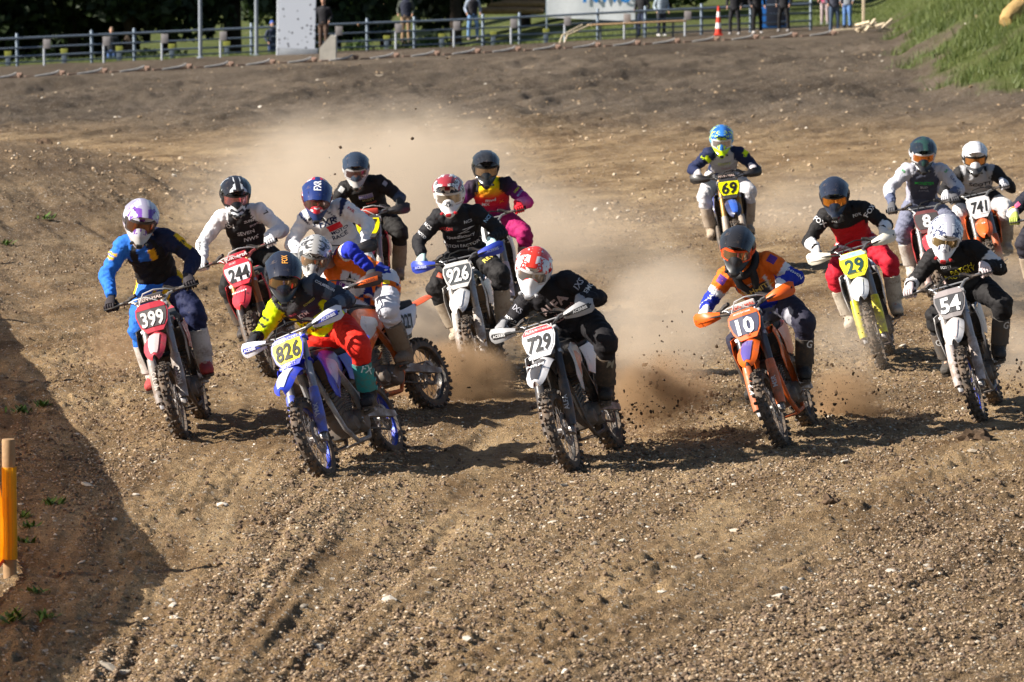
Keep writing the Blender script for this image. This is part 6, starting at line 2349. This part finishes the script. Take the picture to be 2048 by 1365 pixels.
# ------------------------------------------------------------------ spectators
def spectator(px, d, z, h, yaw, jacket, trousers, shoes, hair, label, sleeves=None, cap=None, z_abs=None, legs=.09):
    x = (px - 1024) / FPX * d
    base = V((x, d, Hz(x, d) if z is None else z))
    k = h / 1.75
    f = V((-math.sin(yaw), -math.cos(yaw), 0))
    r = f.cross(V((0, 0, 1)))
    Z = V((0, 0, 1))
    root = empty('person', base)
    tag(root, label, 'person', 'spectators by the fence')
    pel, nk = Z * .93 * k, Z * 1.46 * k
    J = Body()
    J.limb('torso', [pel - Z * .08, pel, pel + Z * .15 * k, pel + Z * .32 * k, pel + Z * .45 * k, nk, nk + Z * .04], [.17 * k, .175 * k, .165 * k, .19 * k, .20 * k, .085 * k, .07 * k], [.125, .125, .12, .13, .125, .08, .07], r, 16, .9)
    B = Body()
    B.limb('t', [pel, pel + Z * .3, nk, nk + Z * .08, nk + Z * .14], [.13, .14, .07, .055, .06], [.1, .1, .06, .055, .06], r, 12)
    hc = nk + Z * .20 * k + f * .02
    B.blob('head', hc, (.075 * k, .093 * k, .115 * k), 0, Matrix((r, f, Z)).transposed())
    B.blob('nose', hc + f * .092 * k - Z * .01, .018, 0)
    B.blob('chin', hc + f * .06 * k - Z * .085, .04, 0)
    for s in (-1, 1):
        B.blob('ear', hc + r * s * .075 * k, .02, 0)
        sh = nk - Z * .07 * k + r * s * .185 * k
        hand = pel + Z * .02 * k + r * s * .24 * k + f * .14
        el, _ = ik(sh, hand, .29 * k, .27 * k, -f + r * s * .4)
        J.limb('arm', [sh - r * s * .05, sh, sh.lerp(el, .5), el, el.lerp(hand, .5), hand.lerp(el, .12)], [.06, .068, .058, .052, .048, .042], [.06, .068, .058, .052, .048, .042], f, 10)
        B.limb('arm', [sh, el, hand], [.04, .035, .028], [.04, .035, .028], f, 10)
        B.limb('hand', [hand, hand - Z * .05 + f * .04, hand - Z * .10 + f * .05], [.025, .036, .02], [.02, .02, .014], f, 8)
    T = Body()
    T.limb('hips', [pel + Z * .06, pel - Z * .04, pel - Z * .12], [.155 * k, .17 * k, .12 * k], [.12, .13, .10], r, 14)
    for s in (-1, 1):
        hip, kn, an = pel + r * s * .09 * k - Z * .05, Z * .49 * k + r * s * (legs + .01) + f * .02, Z * .08 + r * s * (legs + .02)
        T.limb('leg', [hip, hip.lerp(kn, .5), kn, kn.lerp(an, .5), an], [.095, .088, .068, .064, .060], [.10, .09, .072, .068, .064], r, 12)
        B.limb('leg', [hip, kn, an], [.07, .05, .04], [.07, .05, .04], r, 10)
        m = MB()
        rs = []
        for y, w_, hh in ((-.10, .035, .05), (-.05, .045, .09), (.05, .048, .08), (.13, .048, .05), (.18, .03, .03)):
            rs.append([an - Z * .08 + f * y + r * w_ * math.cos(q) + Z * max(0, hh * (.5 + .6 * math.sin(q))) for q in [2 * math.pi * i / 10 for i in range(10)]])
        m.rings(rs)
        link('shoe', m.mesh('shoe'), plain(shoes, .7), root)
    bme = remesh(B, .024, 2)
    link('body', bme, SKIN, root)
    jme = finish_cloth(J, 'jacket', .022, lambda p, t, a, ff, co: (sleeves if sleeves and p == 'arm' else jacket), (0, 0, 0), .006, 8, px, 3)
    link('jacket', jme, CLOTH, root)
    tme = finish_cloth(T, 'trousers', .022, lambda p, t, a, ff, co: trousers, (0, 0, 0), .006, 8, px, 3)
    link('trousers', tme, CLOTH, root)
    m = MB()
    m.ball(hc + Z * .035 * k - f * .018, (.082 * k, .095 * k, .10 * k), 14, 9, Matrix((r, f, Z)).transposed())
    if cap:
        m.rings([[hc + Z * .07 * k + f * y + r * x_ for x_ in (-w_, -w_ * .4, w_ * .4, w_)] + [hc + Z * .06 * k + f * y + r * x_ for x_ in (w_, w_ * .4, -w_ * .4, -w_)] for y, w_ in ((.06, .075), (.12, .065), (.16, .04))])
        link('cap', m.mesh('cap'), plain(cap, .7), root)
    else:
        link('hair', m.mesh('hair'), plain(hair, .8), root)
    return root

JEAN, DK = (.06, .13, .30), (.012, .013, .018)
fz = lambda px, add: fence_pt(px, add)
spectator(225, 161, fz(225, 12).z - .1, 1.76, .1, (.012, .016, .022), (.05, .10, .25), (.05, .05, .05), (.30, .20, .14), 'bald spectator in dark sweater and jeans behind the fence, far left')
spectator(545, 160, fz(545, 10).z + .0, 1.72, -.6, (.03, .04, .07), (.03, .05, .12), (.05, .05, .05), (.10, .06, .03), 'spectator in dark jacket and blue cap beside the white board', cap=(.06, .12, .40))
spectator(648, fence_pt(648).y - 1.2, fence_pt(648).z + .12, 1.8, .3, DK, (.10, .065, .05), (.03, .03, .03), (.05, .03, .02), 'spectator in black jacket and brown trousers beside the white board')
spectator(812, fence_pt(812).y + .5, fence_pt(812).z + .2, 1.82, .1, (.02, .025, .045), (.30, .20, .12), (.06, .05, .04), (.10, .06, .03), 'spectator in beige trousers behind the fence', sleeves=(.05, .06, .05))
spectator(946, fence_pt(946).y + .8, fence_pt(946).z + .2, 1.74, -.2, (.018, .018, .024), (.13, .24, .42), (.20, .18, .16), (.14, .08, .04), 'spectator in dark waistcoat and light blue jeans behind the fence', sleeves=(.28, .33, .42), legs=.14)
spectator(1283, fence_pt(1283).y + 1.5, None, 1.70, .5, (.012, .013, .017), (.02, .03, .06), (.05, .05, .05), (.03, .02, .015), 'spectator in black jacket right of the banner')
spectator(1322, fence_pt(1322).y + .6, None, 1.66, -.3, (.30, .36, .42), (.03, .035, .045), (.62, .60, .60), (.05, .03, .02), 'spectator in pale jacket with white shoes behind the table')
spectator(1468, fence_pt(1468).y - 1.6, None, 1.80, .2, DK, (.018, .019, .024), (.40, .38, .37), (.04, .03, .02), 'spectator in black right beside the striped cone', legs=.14)
spectator(1513, fence_pt(1513).y - 1.4, None, 1.78, -.2, (.014, .014, .018), (.010, .010, .013), (.45, .42, .40), (.05, .03, .02), 'spectator in black with pale shoes, second right of the cone', legs=.12)
spectator(1566, fence_pt(1566).y - .4, None, 1.75, .3, DK, (.011, .012, .015), (.35, .33, .32), (.05, .03, .02), 'spectator in black, third right of the cone', legs=.15)
spectator(1667, 150.5, None, 1.84, -.1, (.05, .055, .08), (.055, .085, .14), (.16, .12, .09), (.05, .03, .02), 'spectator in dark blue jeans standing left of the heap of stakes', legs=.11)
spectator(1693, 157, None, 1.72, .4, (.20, .22, .25), (.10, .20, .42), (.02, .02, .02), (.05, .03, .02), 'spectator in bright blue jeans behind the one by the stakes')
spectator(1648, 163, None, 1.66, .2, (.35, .05, .12), (.40, .32, .33), (.3, .3, .3), (.05, .03, .02), 'spectator in crimson top farthest back by the bank')

# ------------------------------------------------------------------ trees and bushes behind the fence
BARK = plain((.055, .042, .033), .95, 0, .35, 7)
def leaf_mat(name, a, b2):
    m, nt, b = new_mat(name)
    t = N(nt, 'ShaderNodeAttribute', attribute_name='tone').outputs['Fac']
    c = ramp(nt, t, [(0, a), (1, b2)])
    nt.links.new(c, b.inputs['Base Color'])
    b.inputs['Roughness'].default_value = .6
    tr = N(nt, 'ShaderNodeBsdfTranslucent', {'Color': c})
    mx = N(nt, 'ShaderNodeMixShader', {0: .25, 1: b.outputs[0], 2: tr.outputs[0]})
    nt.links.new(mx.outputs[0], nt.nodes['Material Output'].inputs[0])
    return m
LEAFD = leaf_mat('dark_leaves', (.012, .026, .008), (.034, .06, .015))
LEAFM = leaf_mat('mid_leaves', (.035, .065, .012), (.085, .14, .028))

def leaves(clumps, n, size, seed):
    """many small leaf faces spread through several clumps"""
    r = np.random.default_rng(seed)
    idx = r.integers(0, len(clumps), n)
    c = np.array([k[0] for k in clumps])[idx]
    rad = np.array([k[1] for k in clumps])[idx]
    v = r.normal(size=(n, 3))
    v /= np.linalg.norm(v, axis=1)[:, None]
    P = c + v * rad * (r.random(n) ** .38)[:, None]
    a = r.normal(size=(n, 3)); a /= np.linalg.norm(a, axis=1)[:, None]
    b = np.cross(a, r.normal(size=(n, 3))); b /= np.linalg.norm(b, axis=1)[:, None]
    s = size * (.6 + .8 * r.random(n))[:, None]
    q = np.stack([P - a * s, P - b * s * .55, P + a * s, P + b * s * .55], 1)
    me = np_mesh('crown', q.reshape(-1, 3), np.arange(n * 4).reshape(-1, 4), 4)
    t = me.attributes.new('tone', 'FLOAT', 'POINT')
    t.data.foreach_set('value', np.repeat(r.random(n), 4).astype(np.float32))
    return me

def tree(px, d, trunk_r, h, low, spread, label, seed, n=5600, mat=None, size=.24, lean=0):
    x = (px - 1024) / FPX * d
    base = V((x, d, Hz(x, d)))
    r = random.Random(seed)
    o = empty('tree', base)
    tag(o, label, 'tree', 'trees behind the fence')
    m = MB()
    m.tube([(0, 0, -.3), (0, 0, .15), (lean * .2, 0, h * .2), (lean * .5, .1, h * .5), (lean, .1, h * .85)], [trunk_r * 1.5, trunk_r * 1.1, trunk_r, trunk_r * .7, trunk_r * .2], 12)
    cl = []
    for k in range(34):
        a = r.uniform(0, 6.28)
        z = low + (h - low) * r.random() ** .8
        rr = spread * (1 - .6 * abs((z - low) / (h - low) - .35)) * r.uniform(.35, 1)
        c = V((math.cos(a) * rr, math.sin(a) * rr * .8, z))
        cl.append(((c.x, c.y, c.z), (spread * r.uniform(.32, .55), spread * r.uniform(.3, .5), spread * r.uniform(.2, .36))))
        if k < 7:
            st = V((0, 0, max(low * .8, z * .7)))
            m.tube([st, st.lerp(c, .5) + V((0, 0, .15)), c], [trunk_r * .45, trunk_r * .28, trunk_r * .08], 6)
    link('trunk', m.mesh('trunk'), BARK, o)
    link('crown', leaves(cl, n, size, seed), mat or LEAFD, o)

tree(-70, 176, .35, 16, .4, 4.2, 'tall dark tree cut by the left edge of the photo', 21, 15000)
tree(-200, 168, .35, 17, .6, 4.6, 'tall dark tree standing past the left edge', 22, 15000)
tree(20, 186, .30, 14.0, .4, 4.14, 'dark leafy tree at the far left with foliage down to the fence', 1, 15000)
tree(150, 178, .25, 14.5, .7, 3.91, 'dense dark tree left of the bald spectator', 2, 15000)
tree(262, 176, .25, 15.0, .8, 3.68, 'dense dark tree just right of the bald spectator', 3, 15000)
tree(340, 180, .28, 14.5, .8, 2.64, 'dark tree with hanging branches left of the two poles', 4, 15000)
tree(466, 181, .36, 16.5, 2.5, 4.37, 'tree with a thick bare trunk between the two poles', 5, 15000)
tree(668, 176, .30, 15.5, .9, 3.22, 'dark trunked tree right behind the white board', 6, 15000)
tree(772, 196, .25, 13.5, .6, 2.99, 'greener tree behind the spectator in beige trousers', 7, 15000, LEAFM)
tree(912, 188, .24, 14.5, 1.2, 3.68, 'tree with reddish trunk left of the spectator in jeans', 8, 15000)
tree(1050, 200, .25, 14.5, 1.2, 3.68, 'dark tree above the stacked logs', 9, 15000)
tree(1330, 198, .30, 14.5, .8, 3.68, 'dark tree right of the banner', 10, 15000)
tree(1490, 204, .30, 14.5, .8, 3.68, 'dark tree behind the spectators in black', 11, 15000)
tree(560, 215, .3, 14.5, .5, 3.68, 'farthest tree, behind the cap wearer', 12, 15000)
for k, (px, d, s, lab) in enumerate(((90, 163, .8, 'low dark bush behind the fence at far left'), (330, 166, .9, 'low bush behind the fence below the hanging branches'), (705, 168, 1.0, 'sunlit bush right of the white board'), (860, 172, .9, 'bush behind the fence between beige and jeans spectators'))):
    x = (px - 1024) / FPX * d
    o = empty('bush', (x, d, Hz(x, d)))
    r = random.Random(k + 50)
    cl = [((r.gauss(0, s * .7), r.gauss(0, .4), s * r.uniform(.25, .9)), (s * .5, s * .45, s * .4)) for _ in range(9)]
    link('foliage', leaves(cl, 1800, .10, k + 60), LEAFM if k > 1 else LEAFD, o)
    m = MB()
    for _ in range(5):
        c = r.choice(cl)[0]
        m.tube([(0, 0, -.1), (c[0] * .5, c[1] * .5, c[2] * .6), c], [.03, .02, .008], 5)
    link('stems', m.mesh('stems'), BARK, o)
    tag(o, lab, 'bush', 'bushes behind the fence')

# ------------------------------------------------------------------ grass on the bank and along the fence
def grass(n, xr, yr, hmin, hmax, name, label, seed):
    r = np.random.default_rng(seed)
    x = r.uniform(*xr, n)
    y = r.uniform(*yr, n)
    k = grass_mask(x, y) * (0.35 + .65 * (fbm(x * .9, y * .5, 2, 5) > -.2)) > r.random(n)
    x, y = x[k], y[k]
    n = len(x)
    z = height(x, y) + fine(x, y)
    h = r.uniform(hmin, hmax, n)
    a = r.uniform(0, 6.28, n)
    w = h * .07
    lx, ly = r.normal(size=n) * h * .35, r.normal(size=n) * h * .35
    q = np.stack([np.stack([x - np.cos(a) * w, y - np.sin(a) * w, z - .02], -1), np.stack([x + np.cos(a) * w, y + np.sin(a) * w, z - .02], -1), np.stack([x + lx, y + ly, z + h], -1)], 1)
    me = np_mesh(name, q.reshape(-1, 3), np.arange(n * 3).reshape(-1, 3), 3)
    t = me.attributes.new('tone', 'FLOAT', 'POINT')
    t.data.foreach_set('value', np.repeat(r.random(n), 3).astype(np.float32))
    o = link(name, me, GRASS)
    tag(o, label, 'grass', kind='stuff')
GRASS = leaf_mat('grass_blades', (.055, .088, .014), (.15, .185, .045))
grass(170000, (9, 26), (94, 190), .05, .15, 'bank_grass', 'short grass growing on the bank at upper right', 1)
grass(50000, (-20, 6), (145, 175), .05, .18, 'verge_grass', 'grass growing along the foot of the pipe fence', 2)

# rougher clumps standing out of the bank's turf
r_ = np.random.default_rng(5)
def clumps(n, per, label):
    x = r_.uniform(10, 22, n)
    y = r_.uniform(96, 150, n)
    k = grass_mask(x, y) > .5
    x, y = np.repeat(x[k], per), np.repeat(y[k], per)
    m = len(x)
    x = x + r_.normal(size=m) * .14
    y = y + r_.normal(size=m) * .14
    z = height(x, y) + fine(x, y)
    h = r_.uniform(.12, .34, m)
    a = r_.uniform(0, 6.28, m)
    w = h * .05
    lx, ly = r_.normal(size=m) * h * .45, r_.normal(size=m) * h * .45
    q = np.stack([np.stack([x - np.cos(a) * w, y - np.sin(a) * w, z - .02], -1), np.stack([x + np.cos(a) * w, y + np.sin(a) * w, z - .02], -1), np.stack([x + lx, y + ly, z + h], -1)], 1)
    me = np_mesh('grass_clumps', q.reshape(-1, 3), np.arange(m * 3).reshape(-1, 3), 3)
    t = me.attributes.new('tone', 'FLOAT', 'POINT')
    t.data.foreach_set('value', np.clip(np.repeat(r_.random(m // per), per * 3) + np.repeat(r_.normal(size=m) * .15, 3), 0, 1).astype(np.float32))
    tag(link('grass_clumps', me, GRASS), label, 'grass', kind='stuff')
clumps(1700, 34, 'taller grass clumps scattered over the bank at upper right')
# ------------------------------------------------------------------ dust hanging in the air and dirt thrown by the rear wheels
bmx = bmesh.new()
bmesh.ops.create_icosphere(bmx, subdivisions=3, radius=1)
DUSTM = bpy.data.meshes.new('dust_cloud')
bmx.to_mesh(DUSTM)
bmx.free()

def dust(px, py, d, rad, dens, col, label, scale=1.2, seed=0.0, lo=.40):
    m = bpy.data.materials.new('airborne_dust')
    m.use_nodes = True
    nt = m.node_tree
    nt.nodes.clear()
    out = N(nt, 'ShaderNodeOutputMaterial')
    tc = N(nt, 'ShaderNodeTexCoord').outputs['Object']
    ln = N(nt, 'ShaderNodeVectorMath', {0: tc}, operation='LENGTH').outputs['Value']
    fall = N(nt, 'ShaderNodeMapRange', {'Value': ln, 'From Min': 1.0, 'From Max': .15}, interpolation_type='SMOOTHSTEP').outputs[0]
    pos = N(nt, 'ShaderNodeNewGeometry').outputs['Position']
    off = N(nt, 'ShaderNodeVectorMath', {0: pos, 1: (seed, seed * 2, 0)}, operation='ADD').outputs[0]
    n = N(nt, 'ShaderNodeTexNoise', {'Vector': off, 'Scale': scale, 'Detail': 6.0, 'Roughness': .62}).outputs['Fac']
    k = N(nt, 'ShaderNodeMapRange', {'Value': n, 'From Min': lo, 'From Max': .66, 'To Min': 0.0, 'To Max': 1.0}).outputs[0]
    f = N(nt, 'ShaderNodeMath', {0: fall, 1: k}, operation='MULTIPLY').outputs[0]
    f = N(nt, 'ShaderNodeMath', {0: f, 1: dens}, operation='MULTIPLY').outputs[0]
    v = N(nt, 'ShaderNodeVolumePrincipled', {'Color': col, 'Density': f, 'Anisotropy': .25})
    nt.links.new(v.outputs[0], out.inputs['Volume'])
    o = bpy.data.objects.new('dust_cloud', DUSTM)
    COL.objects.link(o)
    if not DUSTM.materials:
        DUSTM.materials.append(m)
    o.material_slots[0].link = 'OBJECT'
    o.material_slots[0].material = m
    o.location = at(px, py, d)
    o.scale = rad
    tag(o, label, 'dust', kind='stuff')

PALE, SOIL = (.90, .77, .62), (.66, .46, .28)
dust(740, 395, 54, (2.8, 4.6, 1.45), 2.2, PALE, 'pale dust cloud hanging behind the riders left of centre', .75, 3, .42)
dust(980, 480, 51, (2.8, 3.0, .9), .95, PALE, 'thin dust drifting behind rider 926 and the magenta rider', 1.0, 9, .36)
dust(880, 680, 41.3, (.95, 1.2, .70), 4.0, PALE, 'dust rolling off the wheels of bike 926', 2.0, 1, .36)
dust(1320, 640, 37.5, (.85, 1.5, .75), 3.0, PALE, 'dust trail behind rider 729', 1.6, 5, .36)
dust(1310, 790, 34.9, (.56, .5, .42), 18, SOIL, 'brown dirt spray behind the rear wheel of bike 729', 4.0, 7, .36)
dust(900, 770, 38.0, (.70, .6, .48), 22, SOIL, 'brown dirt spray behind the rear wheel of bike 227', 4.0, 8, .36)
dust(1690, 690, 37.6, (.55, 1.0, .5), 1.2, PALE, 'dust trail behind rider 10', 1.6, 2, .36)
dust(1690, 800, 36.5, (.45, .5, .36), 11, SOIL, 'brown dirt spray behind the rear wheel of bike 10', 4.0, 4, .36)
dust(2035, 700, 39, (.45, .9, .5), 1.8, PALE, 'dust behind the rear wheel of bike 54', 2.0, 6, .36)
dust(1760, 440, 59, (3.8, 3.5, .9), .5, PALE, 'thin dust drifting at the right behind the pack', 1.0, 12, .36)
dust(1990, 580, 46, (.8, 1.2, .5), 1.8, PALE, 'dust rolling off the wheels of bike 741', 2.0, 13, .36)
dust(240, 690, 36.5, (.45, 1.0, .35), 1.6, SOIL, 'faint brown dust beside the rear wheel of bike 399', 2.5, 14)

def spray(px0, py0, d, n, sx, sz, smax, label, seed, rise=.5, drift=1.0):
    """loose clods in flight behind a wheel"""
    r = np.random.default_rng(seed)
    o0 = at(px0, py0, d)
    t = r.random(n) ** .8
    P = np.stack([o0.x + drift * sx * t * (.3 + .9 * r.random(n)) + r.normal(size=n) * .07, o0.y + r.normal(size=n) * .35 + t * .7, o0.z + np.abs(r.normal(size=n)) * sz * (.45 + t) * rise], -1)
    P[:, 2] = np.maximum(P[:, 2], .02)
    s = (.003 + smax * r.random(n) ** 5)[:, None, None] * (.6 + .8 * r.random((n, 1, 3)))
    vv = ICO_V[None] * (1 + .5 * (r.random((n, 12, 1)) * 2 - 1)) * s
    F = ICO_F[None] + (np.arange(n) * 12)[:, None, None]
    me = np_mesh('flying_dirt', (vv + P[:, None, :]).reshape(-1, 3), F.reshape(-1, 3), 3)
    o = link('flying_dirt', me, DIRTM)
    tag(o, label, 'dirt', kind='stuff')
DIRTM = plain((.075, .048, .028), .95, 0, .4, 3)
spray(850, 800, 37.9, 900, .75, .40, .015, 'clods flung up behind the rear wheel of bike 227', 1)
spray(1250, 850, 34.6, 800, .85, .50, .014, 'clods flung up behind the rear wheel of bike 729', 2)
spray(1640, 840, 36.2, 520, .50, .55, .014, 'clods flung up behind the rear wheel of bike 10', 3)
spray(900, 730, 41, 420, .5, .4, .02, 'clods flung up by bike 926', 4)
spray(2000, 800, 37.8, 120, .35, .4, .02, 'clods flung up behind bike 54', 5)
spray(620, 520, 48, 90, 2.2, 1.6, .02, 'specks of dirt flying through the dust cloud', 6, 1.0)
bpy.data.scenes.remove(TMP)
